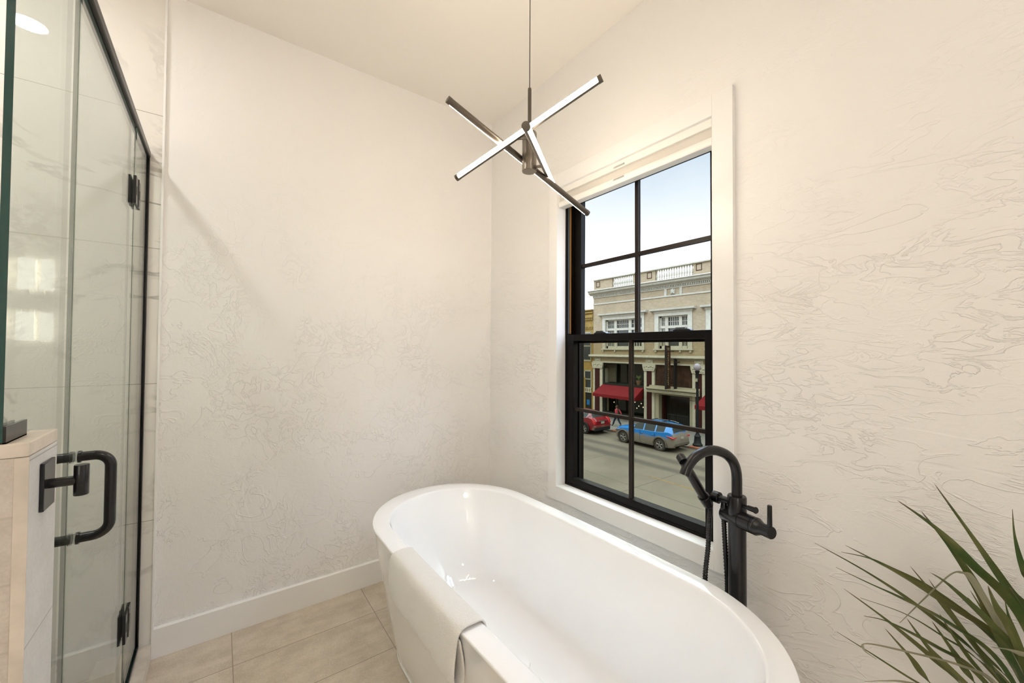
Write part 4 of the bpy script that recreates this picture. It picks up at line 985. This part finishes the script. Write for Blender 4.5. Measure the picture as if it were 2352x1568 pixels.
# vertical sign
sg = empty('vertical_sign', (26.6, 15.40, -1.66), 'tall rusty brown vertical sign with flaking cream lettering', 'sign')
SY = 15.38
MB().box(26.36, 26.94, SY, SY+0.12, -1.62, 1.75).build('sign_box', M['sign'], sg, bevel=0.015)
B(26.33, 26.359, SY-0.01, SY+0.13, -1.64, 1.77).build('end_band', M['signdk'], sg)
lt_ = MB(); random.seed(21)
for k in range(3): lt_.box(26.50+0.11*k, 26.54+0.11*k, SY-0.008, SY-0.001, 1.38+0.03*(k == 0), 1.60)
z = 1.22
while z > -1.35:
    h_ = random.uniform(0.10, 0.18); x = 26.62+random.uniform(-0.03, 0.03)
    lt_.add([(x-0.03,SY-0.004,z),(x+0.03,SY-0.004,z-0.02),(x+0.07-0.1*random.random(),SY-0.004,z-h_*0.5),(x+0.03,SY-0.004,z-h_),(x-0.04,SY-0.004,z-h_+0.015),(x-0.02-0.05*random.random(),SY-0.004,z-h_*0.5)], [(0,1,2,3,4,5)])
    if random.random() < 0.7: lt_.box(x-0.08, x+0.07, SY-0.006, SY-0.001, z-h_*0.55, z-h_*0.40)
    z -= h_+random.uniform(0.015, 0.06)
lt_.build('lettering', M['cream'], sg)
sb2 = MB(); sb2.tube([(26.94,SY+0.06,1.3),(27.45,SY+0.06,1.3)], 0.025, 6); sb2.tube([(26.94,SY+0.06,-1.2),(27.45,SY+0.06,-1.2)], 0.025, 6); sb2.build('bracket', M['signdk'], sg)
ub = MB(); ub.box(27.05, 27.40, 15.12, 15.20, -1.62, 0.72); ub.box(27.1, 27.2, 14.75, 15.12, 0.42, 0.52); ub.tube([(27.03,15.10,-1.6),(27.03,15.10,0.6)], 0.015, 6)
ub.build('sign_cabinet', M['signdk'], label='narrow black cabinet mounted beside the rusty vertical sign', cat='sign')

# ------------------------------------------------------------------ yellow building to the left
yb_ = empty('yellow_building', (FXX, 35.5, SZ), 'ochre yellow brick building left of the tan brick building', 'building')
ym = MB(); ym.box(FXX, FXX+8, 23.92, 47, SZ-0.1, 5.2); ym.build('wall', M['ybrick'], yb_)
yc = MB(); yc.box(FXX-0.22, FXX+0.4, 23.93, 47, 5.2, 5.32); yc.box(FXX-0.14, FXX, 23.93, 47, 4.95, 5.08); yc.box(FXX-0.10, FXX, 23.93, 47, 4.50, 4.78); yc.box(FXX-0.06, FXX, 23.93, 47, 3.40, 3.46)
for k in range(115): yy = 23.97+k*0.2; yc.box(FXX-0.16, FXX, yy, yy+0.10, 4.28, 4.42); yc.box(FXX-0.12, FXX, yy, yy+0.09, 3.52, 3.64)
yc.build('cornice', M['ybrick'], yb_)
for (a, b, z0, z1) in ((24.18, 25.16, 0.42, 3.1), (24.14, 25.0, -2.3, -0.62), (26.2, 27.2, 0.42, 3.1), (30.2, 31.2, 0.42, 3.1), (32.2, 33.2, 0.42, 3.1), (36.2, 37.2, 0.42, 3.1), (38.2, 39.2, 0.42, 3.1), (42.2, 43.2, 0.42, 3.1), (30.4, 33.0, -4.2, -1.4), (36.4, 39.0, -4.2, -1.4), (41.6, 44.2, -4.2, -1.4)):
    wm = MB()
    for q in ((a-0.06, a+0.06, z0, z1), (b-0.06, b+0.06, z0, z1), (a, b, z1-0.1, z1+0.05), (a, b, z0-0.16, z0), (a, b, (z0+z1)/2-0.05, (z0+z1)/2+0.05)): wm.box(FXX-0.05, FXX-0.001, *q)
    w_ = wm.build('window', M['cream'], yb_); B(FXX-0.03, FXX-0.0005, a+0.06, b-0.06, z0, z1-0.1).build('pane', M['pane'], w_)
dw = MB(); dw.box(FXX-0.04, FXX-0.001, 24.12, 25.2, SZ+0.002, -2.74); d_ = dw.build('door', M['dkgreen'], yb_)
rl = MB(); rl.box(FXX-0.10, FXX-0.001, 24.1, 25.2, -2.76, -2.68); rl.box(FXX-0.10, FXX-0.001, 24.1, 25.2, -2.36, -2.28)
for k in range(5): rl.box(FXX-0.09, FXX-0.002, 24.14+k*0.24, 24.24+k*0.24, -2.68, -2.36)
rl.build('door_grille', M['terra'], yb_)
ns = MB(); ns.box(FXX-0.05, FXX-0.0405, 24.34, 24.70, -3.96, -3.46); n_ = ns.build('notice', M['bluep'], d_)
bay = MB(); bay.prism([(FXX,24.85),(FXX-0.7,25.3),(FXX-0.7,28.5),(FXX,29)], 2, SZ, -1.3); bay.build('bay_front', M['ybrick'], yb_)

# ------------------------------------------------------------------ street lamp
sl_ = empty('street_lamp', (23.34, 11.25, SZ), 'black cast-iron street lamp with a pale globe in front of the entrance', 'street lamp')
lx, ly = 23.34, 11.25
MB().lathe([(0.0,SZ+0.001),(0.30,SZ+0.001),(0.30,SZ+0.10),(0.23,SZ+0.18),(0.19,SZ+0.55),(0.20,SZ+0.62),(0.14,SZ+0.70),(0.11,SZ+0.80),(0.0,SZ+0.80)], (lx,ly,0), 16, cap=False).build('base', M['lampblk'], sl_, smooth=True)
MB().lathe([(0.0,SZ+0.80),(0.085,SZ+0.80),(0.075,-1.0),(0.072,-0.6),(0.10,-0.55),(0.10,-0.5),(0.072,-0.45),(0.10,-0.12),(0.16,0.06),(0.0,0.06)], (lx,ly,0), 14, cap=False).build('pole', M['lampblk'], sl_, smooth=True)
MB().sphere((lx,ly,0.30), 0.225, 18, 12, (1,1,1.12)).build('globe', M['globe'], sl_, smooth=True)
MB().box(lx-0.12, lx-0.07, ly-0.06, ly+0.07, -0.62, -0.42).build('junction_box', M['cream'], sl_)
MB().cyl((lx,ly-0.02,-1.9),(lx,ly+0.55,-1.9), 0.016, n=8).build('banner_arm', M['lampblk'], sl_)

# ------------------------------------------------------------------ cars
def paint(name, col, mud=None, zt=0.62):
    mt, t, p = base(name); p.inputs['Base Color'].default_value = (*col, 1); p.inputs['Roughness'].default_value = 0.42; p.inputs['Coat Weight'].default_value = 0.25; p.inputs['Specular IOR Level'].default_value = 0.3
    if mud:
        tc_ = nd(t, 'ShaderNodeTexCoord'); sp = nd(t, 'ShaderNodeSeparateXYZ'); t.links.new(tc_.outputs['Object'], sp.inputs[0])
        n = noise(t, tc_.outputs['Object'], 2.6, 5)
        rear = mrange(t, sp.outputs[1], -1.9, -2.3, 0.0, 0.45)
        h = math_(t, 'ADD', math_(t, 'SUBTRACT', zt, sp.outputs[2]), math_(t, 'ADD', math_(t, 'MULTIPLY', math_(t, 'SUBTRACT', n, 0.5), 0.5), rear))
        f = mrange(t, h, -0.10, 0.16, 0.0, 0.93)
        t.links.new(mixc_(t, f, col, mud), p.inputs['Base Color'])
        t.links.new(mrange(t, f, 0.0, 1.0, 0.28, 0.9), p.inputs['Roughness'])
        t.links.new(math_(t, 'MULTIPLY_ADD', f, -0.25, 0.25), p.inputs['Coat Weight'])
    return mt
MUD = (0.115, 0.090, 0.054)
M['blue'] = paint('blue_car_paint', (0.0008, 0.088, 0.25), MUD, 0.86)
M['red'] = paint('red_car_paint', (0.10, 0.0035, 0.006), (0.10, 0.06, 0.045), 0.18)
M['carglass'] = xp('tinted_car_glass', (0.06, 0.07, 0.06), 0.4, 0.0, 0.12)
M['tyre'] = xp('tyre_rubber', (0.045, 0.040, 0.034), 0.9)
M['tyre_m'] = xp('muddy_tyre', (0.10, 0.085, 0.06), 0.95, var=0.2)
M['alloy'] = xp('alloy_wheel', (0.46, 0.44, 0.38), 0.4, 0.5)
M['clad'] = xp('muddy_plastic_cladding', (0.20, 0.17, 0.125), 0.9, var=0.2)
M['clad_d'] = xp('dark_plastic_cladding', (0.035, 0.037, 0.035), 0.7)
M['tail'] = xp('red_tail_lens', (0.75, 0.030, 0.035), 0.15, 0.0, 0.6)
M['chrome'] = xp('chrome_strip', (0.66, 0.66, 0.63), 0.18, 0.9)
M['plate'] = xp('licence_plate', (0.62, 0.58, 0.46), 0.5)
def car(name, label, xc, yc, st, wheels, pm, cladm, tyrem, win, WS, RW, pil, grp=None):
    e_ = empty(name, (xc, yc, GZ), label, 'car', grp)
    def sec(s_):
        y, zb, bl, w_, tp, wt = s_
        hl = [(w_*0.80, zb), (w_*0.96, zb+0.06), (w_, zb+0.30*(bl-zb)), (w_*1.0, zb+0.62*(bl-zb)), (w_*0.965, bl-0.015), (w_*0.95, bl), (wt+0.015, tp-0.055), (wt*0.90, tp-0.008), (wt*0.5, tp+0.012), (0, tp+0.018)]
        return [(xc-a, yc+y, GZ+z) for a, z in hl] + [(xc+a, yc+y, GZ+z) for a, z in hl[-2::-1]]
    rows = [sec(s_) for s_ in st]; n = len(rows[0])
    body = MB(); parts = {}
    b0 = [p for r in rows for p in r]
    groups = {'body': [], 'side_window': [], 'windshield': [], 'rear_window': []}
    for i in range(len(rows)-1):
        for j in range(n-1):
            q = (i*n+j, i*n+j+1, (i+1)*n+j+1, (i+1)*n+j); side = j in (5, n-2-5); top = 6 <= j <= n-2-6
            if side and i in win: groups['side_window'].append((q, i, j))
            elif top and i in WS: groups['windshield'].append((q, i, j))
            elif top and i in RW: groups['rear_window'].append((q, i, j))
            else: groups['body'].append((q, i, j))
    body.add(b0, [q for q, i, j in groups['body']] + [tuple(range(n)), tuple((len(rows)-1)*n+k for k in range(n-1, -1, -1))])
    body.build('body', pm, e_, smooth=True, angle=32)
    sides = {}
    for q, i, j in groups['side_window']: sides.setdefault((i, j), []).append(q)
    # merge neighbouring windows on one side between pillars
    for js in (5, n-2-5):
        run = []
        for i in sorted(win)+[999]:
            if run and i != run[-1]+1:
                mb = MB(); mb.add(b0, [(k*n+js, k*n+js+1, (k+1)*n+js+1, (k+1)*n+js) for k in run]); mb.build('side_window', M['carglass'], e_, smooth=True); run = []
            if i != 999: run.append(i)
    for nm in ('windshield', 'rear_window'):
        mb = MB(); mb.add(b0, [q for q, i, j in groups[nm]]); mb.build(nm, M['carglass'], e_, smooth=True)
    hw = max(s_[3] for s_ in st)
    for wy in wheels:
        for sgn in (-1, 1):
            ox = xc+sgn*(hw+0.012)
            ar = MB(); ar.cyl((xc+sgn*(hw-0.30), yc+wy, GZ+0.40), (ox, yc+wy, GZ+0.40), 0.435, n=28); ar_ = ar.build('wheel_arch', M['tyre'], e_)
            fl = MB(); pts = [(ox+sgn*0.004, yc+wy+0.46*math.cos(a), GZ+0.39+0.46*math.sin(a)) for a in [PI*(-0.06+1.12*k/22) for k in range(23)]]
            fl.tube(pts, 0.05, 8); fl.build('arch_trim', cladm, e_, smooth=True)
            ty = MB(); R = 0.372; x0 = ox-sgn*0.20; x1 = ox+sgn*0.022
            pr = [(0.24,0.0),(0.345,0.0),(R,0.03),(R,0.19),(0.345,0.222),(0.25,0.215)]
            ty.lathe([(r, (a*sgn)) for r, a in pr], (x0, yc+wy, GZ+R), 28, axis=0, cap=False)
            t_ = ty.build('tyre', tyrem, e_, smooth=True)
            rm = MB(); xr = x1-sgn*0.03
            rm.lathe([(0.0,0.0),(0.252,0.0),(0.252,sgn*-0.05),(0.0,sgn*-0.05)], (xr-sgn*0.03, yc+wy, GZ+R), 24, axis=0, cap=False, mat=1)
            for k in range(5):
                a = 2*PI*k/5+0.3
                for da in (-0.16, 0.16): rm.tube([(xr, yc+wy+0.05*math.cos(a), GZ+R+0.05*math.sin(a)), (xr+sgn*0.005, yc+wy+0.23*math.cos(a+da), GZ+R+0.23*math.sin(a+da))], [0.03,0.024], 6)
            rm.lathe([(0.222,-0.02*sgn),(0.222,0.012*sgn),(0.252,0.012*sgn),(0.252,-0.02*sgn)], (xr, yc+wy, GZ+R), 28, axis=0, cap=False)
            rm.lathe([(0.0,0.02*sgn),(0.05,0.018*sgn),(0.06,0.0)], (xr, yc+wy, GZ+R), 14, axis=0, cap=False)
            rm.build('wheel_rim', [M['alloy'], M['tyre']], t_, smooth=True)
    return e_, hw
BX, BY = 21.585, 13.58
st = [(2.27,0.42,0.66,0.52,0.70,0.45),(2.20,0.26,0.80,0.72,0.84,0.62),(2.02,0.22,0.93,0.85,0.98,0.72),(1.70,0.22,1.00,0.905,1.06,0.78),(1.25,0.22,1.05,0.92,1.11,0.80),(0.98,0.22,1.075,0.92,1.13,0.80),
      (0.62,0.22,1.085,0.92,1.36,0.70),(0.22,0.22,1.10,0.925,1.585,0.63),(-0.10,0.22,1.105,0.925,1.64,0.625),(-0.18,0.22,1.108,0.925,1.648,0.625),(-0.95,0.22,1.13,0.925,1.655,0.62),(-1.03,0.22,1.135,0.925,1.65,0.62),(-1.62,0.22,1.20,0.92,1.61,0.61),(-1.86,0.23,1.23,0.91,1.575,0.60),
      (-2.02,0.25,1.20,0.895,1.48,0.60),(-2.16,0.28,1.13,0.88,1.20,0.66),(-2.24,0.30,1.00,0.855,1.02,0.70),(-2.30,0.40,0.86,0.80,0.88,0.68)]
bc, hw = car('blue_car', 'muddy bright blue SUV parked at the kerb', BX, BY, st, (1.42, -1.35), M['blue'], M['clad'], M['tyre_m'], {6,7,9,11}, {5,6}, {14}, None)
for sgn in (-1, 1):
    MB().tube([(BX+sgn*0.60,BY+0.15,GZ+1.60),(BX+sgn*0.60,BY-0.1,GZ+1.69),(BX+sgn*0.59,BY-1.4,GZ+1.70),(BX+sgn*0.58,BY-1.75,GZ+1.63)], 0.022, 8).build('roof_rail', M['chrome'], bc, smooth=True)
    MB().prism([(BY-1.80,GZ+1.02),(BY-2.12,GZ+0.98),(BY-2.285,GZ+0.94),(BY-2.285,GZ+0.86),(BY-2.12,GZ+0.88),(BY-1.80,GZ+0.98)], 0, BX+sgn*0.50, BX+sgn*0.945).build('tail_light', M['tail'], bc, bevel=0.02)
    MB().prism([(BY+1.72,GZ+0.90),(BY+2.10,GZ+0.80),(BY+2.17,GZ+0.72),(BY+2.0,GZ+0.74),(BY+1.75,GZ+0.84)], 0, BX+sgn*0.62, BX+sgn*0.905).build('headlight', M['chrome'], bc, bevel=0.02)
    mr = MB(); mr.sphere((BX+sgn*1.02, BY+0.74, GZ+1.14), 0.11, sc=(1.0,0.6,0.7)); mr.tube([(BX+sgn*0.88,BY+0.74,GZ+1.09),(BX+sgn*1.0,BY+0.74,GZ+1.12)], 0.03, 6); mr.build('side_mirror', M['blue'], bc, smooth=True)
    MB().box(BX+sgn*0.90, BX+sgn*0.955, BY-0.92, BY+1.0, GZ+0.24, GZ+0.36).build('sill_cladding', M['clad'], bc, bevel=0.02)
    for yy in (-0.02, -0.86): MB().box(BX+sgn*0.918, BX+sgn*0.948, BY+yy-0.10, BY+yy+0.10, GZ+0.90, GZ+0.935).build('door_handle', M['blue'], bc, bevel=0.008)
    for yy in (0.95, 0.10, -0.98): MB().box(BX+sgn*0.9205, BX+sgn*0.9275, BY+yy-0.006, BY+yy+0.006, GZ+0.36, GZ+1.06).build('door_seam', M['clad_d'], bc)
for yy in (-0.2, -1.1): MB().tube([(BX-0.6,BY+yy,GZ+1.705),(BX+0.6,BY+yy,GZ+1.705)], 0.025, 8).build('roof_bar', M['clad_d'], bc, smooth=True)
MB().box(BX-0.78, BX+0.78, BY-2.36, BY-2.20, GZ+0.40, GZ+0.62).build('rear_bumper', M['clad'], bc, bevel=0.05, segs=3)
MB().box(BX-0.16, BX+0.16, BY-2.325, BY-2.29, GZ+0.80, GZ+0.92).build('licence_plate', M['plate'], bc)
MB().prism([(BY-1.80,GZ+1.60),(BY-2.06,GZ+1.575),(BY-2.06,GZ+1.545),(BY-1.80,GZ+1.565)], 0, BX-0.56, BX+0.56).build('rear_spoiler', M['blue'], bc, bevel=0.01)

RX, RY = 21.50, 19.92
st2 = [(2.35,0.42,0.70,0.55,0.74,0.5),(2.25,0.28,0.86,0.76,0.90,0.66),(1.9,0.24,1.0,0.90,1.06,0.76),(1.2,0.24,1.06,0.93,1.12,0.80),(0.95,0.24,1.08,0.935,1.13,0.80),(0.55,0.24,1.09,0.935,1.40,0.70),(0.15,0.24,1.10,0.94,1.60,0.63),(-0.2,0.24,1.11,0.94,1.655,0.62),(-0.28,0.24,1.115,0.94,1.66,0.62),(-1.05,0.24,1.16,0.94,1.63,0.60),(-1.14,0.24,1.17,0.94,1.625,0.60),
       (-1.55,0.24,1.22,0.935,1.56,0.58),(-1.78,0.26,1.24,0.92,1.50,0.58),(-2.02,0.30,1.16,0.905,1.24,0.64),(-2.20,0.30,1.08,0.89,1.10,0.70),(-2.32,0.34,0.98,0.87,1.0,0.72),(-2.36,0.44,0.86,0.84,0.88,0.70)]
rcar, hw = car('red_car', 'dark red SUV parked in front of the blue one, seen from behind', RX, RY, st2, (1.42, -1.40), M['red'], M['clad_d'], M['tyre'], {5,6,8,10}, {4,5}, {12}, None)
for sgn in (-1, 1):
    MB().prism([(RY-2.06,GZ+1.22),(RY-2.30,GZ+1.06),(RY-2.385,GZ+0.80),(RY-2.36,GZ+0.76),(RY-2.22,GZ+0.86),(RY-2.02,GZ+1.10)], 0, RX+sgn*0.70, RX+sgn*0.915).build('tail_light', M['tail'], rcar, bevel=0.015)
    MB().tube([(RX+sgn*0.955,RY-1.62,GZ+1.24),(RX+sgn*0.70,RY-1.80,GZ+1.50)], 0.018, 6).build('window_trim', M['chrome'], rcar, smooth=True)
    MB().cyl((RX+sgn*0.45,RY-2.40,GZ+0.36),(RX+sgn*0.45,RY-2.25,GZ+0.36), 0.05, n=12).build('exhaust_tip', M['chrome'], rcar, smooth=True)
MB().box(RX-0.84, RX+0.84, RY-2.42, RY-2.15, GZ+0.30, GZ+0.52).build('rear_bumper', M['clad_d'], rcar, bevel=0.05, segs=3)
MB().box(RX-0.88, RX+0.88, RY-2.43, RY-2.2, GZ+0.522, GZ+0.72).build('bumper_top', M['red'], rcar, bevel=0.05, segs=3)
MB().box(RX-0.42, RX+0.42, RY-2.395, RY-2.34, GZ+0.985, GZ+1.035).build('chrome_strip', M['chrome'], rcar, bevel=0.01)
MB().box(RX-0.17, RX+0.17, RY-2.40, RY-2.35, GZ+0.80, GZ+0.96).build('licence_plate', M['plate'], rcar)

# ------------------------------------------------------------------ pedestrian
M['skin'] = xp('skin', (0.42, 0.24, 0.16), 0.6)
M['jacket'] = xp('coral_red_jacket', (0.62, 0.085, 0.10), 0.8)
M['vest'] = xp('dark_green_vest', (0.045, 0.05, 0.035), 0.85)
M['jeans'] = xp('blue_jeans', (0.040, 0.060, 0.095), 0.9)
M['hair'] = xp('brown_hair', (0.12, 0.065, 0.04), 0.8)
M['shoe'] = xp('dark_shoes', (0.03, 0.03, 0.032), 0.6)
PX, PY = 24.3, 18.45
pe = empty('person', (PX, PY, SZ), 'person in a coral jacket, dark vest and jeans walking on the sidewalk', 'person')
def skin(name, vs, es, rs, mat, root=0, sub=2):
    me = D.meshes.new(name); me.from_pydata([Vector(v) for v in vs], es, []); me.materials.append(mat)
    o = D.objects.new(name, me); COL.objects.link(o); o.parent = pe; WP[o.name] = WP[pe.name]
    o.modifiers.new('skin', 'SKIN')
    sv = me.skin_vertices[0].data
    for i, r in enumerate(rs): sv[i].radius = (r, r) if not isinstance(r, tuple) else r; sv[i].use_root = (i == root)
    o.modifiers['skin'].use_smooth_shade = True
    sd_ = o.modifiers.new('sub', 'SUBSURF'); sd_.levels = sub; sd_.render_levels = sub
    return o
# walking towards +y (left in the view); x is depth. left leg forward
V = [(0,0,0.90),(0,0.01,1.10),(0,0.03,1.28),(0,0.03,1.38),(0,0.04,1.44),(0,0.055,1.50),(0,0.065,1.57),(0,0.06,1.63),
     (-0.09,0.0,0.86),(-0.10,0.20,0.50),(-0.10,0.36,0.10),(-0.10,0.46,0.035),
     (0.09,0.0,0.86),(0.10,-0.06,0.48),(0.10,-0.30,0.13),(0.10,-0.22,0.045),
     (-0.17,0.02,1.33),(-0.23,-0.08,1.08),(-0.22,0.08,0.90),(-0.22,0.12,0.83),
     (0.17,0.02,1.33),(0.23,-0.16,1.10),(0.22,-0.20,0.90),(0.22,-0.19,0.82),(0,0.14,1.555)]
E_ = [(0,1),(1,2),(2,3),(3,4),(4,5),(5,6),(6,7),(0,8),(8,9),(9,10),(10,11),(0,12),(12,13),(13,14),(14,15),(2,16),(16,17),(17,18),(18,19),(2,20),(20,21),(21,22),(22,23),(6,24)]
Rr = [0.13,0.125,0.13,0.09,0.055,0.075,0.095,0.06,0.085,0.062,0.042,0.035,0.085,0.062,0.042,0.035,0.055,0.042,0.035,0.038,0.055,0.042,0.035,0.038,0.022]
bo = skin('body', V, E_, Rr, M['skin'])
skin('jacket', [(0,0.01,0.88),(0,0.01,1.08),(0,0.03,1.28),(0,0.035,1.40),(-0.18,0.02,1.33),(-0.235,-0.08,1.08),(-0.225,0.07,0.915),(0.18,0.02,1.33),(0.235,-0.16,1.10),(0.225,-0.20,0.92)],
     [(0,1),(1,2),(2,3),(2,4),(4,5),(5,6),(2,7),(7,8),(8,9)], [0.165,0.158,0.158,0.10,0.078,0.066,0.056,0.078,0.066,0.056], M['jacket'])
skin('vest', [(0,0.012,0.90),(0,0.012,1.10),(0,0.03,1.30),(0,0.04,1.43)], [(0,1),(1,2),(2,3)], [(0.172,0.172),(0.168,0.168),(0.170,0.170),(0.085,0.085)], M['vest'])
skin('jeans', [(0,0,0.88),(-0.09,0.0,0.84),(-0.10,0.20,0.50),(-0.10,0.355,0.11),(0.09,0.0,0.84),(0.10,-0.06,0.48),(0.10,-0.29,0.15)], [(0,1),(1,2),(2,3),(0,4),(4,5),(5,6)], [0.142,0.10,0.080,0.066,0.10,0.080,0.066], M['jeans'])
skin('hair', [(0,0.0,1.45),(0,0.0,1.56),(0,0.03,1.645),(0,0.075,1.66)], [(0,1),(1,2),(2,3)], [0.06,0.095,0.085,0.06], M['hair'])
skin('shoe', [(-0.10,0.34,0.065),(-0.10,0.42,0.05),(-0.10,0.50,0.045)], [(0,1),(1,2)], [0.055,0.05,0.042], M['shoe'])
skin('shoe', [(0.10,-0.315,0.115),(0.10,-0.24,0.07),(0.10,-0.16,0.048)], [(0,1),(1,2)], [0.055,0.05,0.045], M['shoe'])
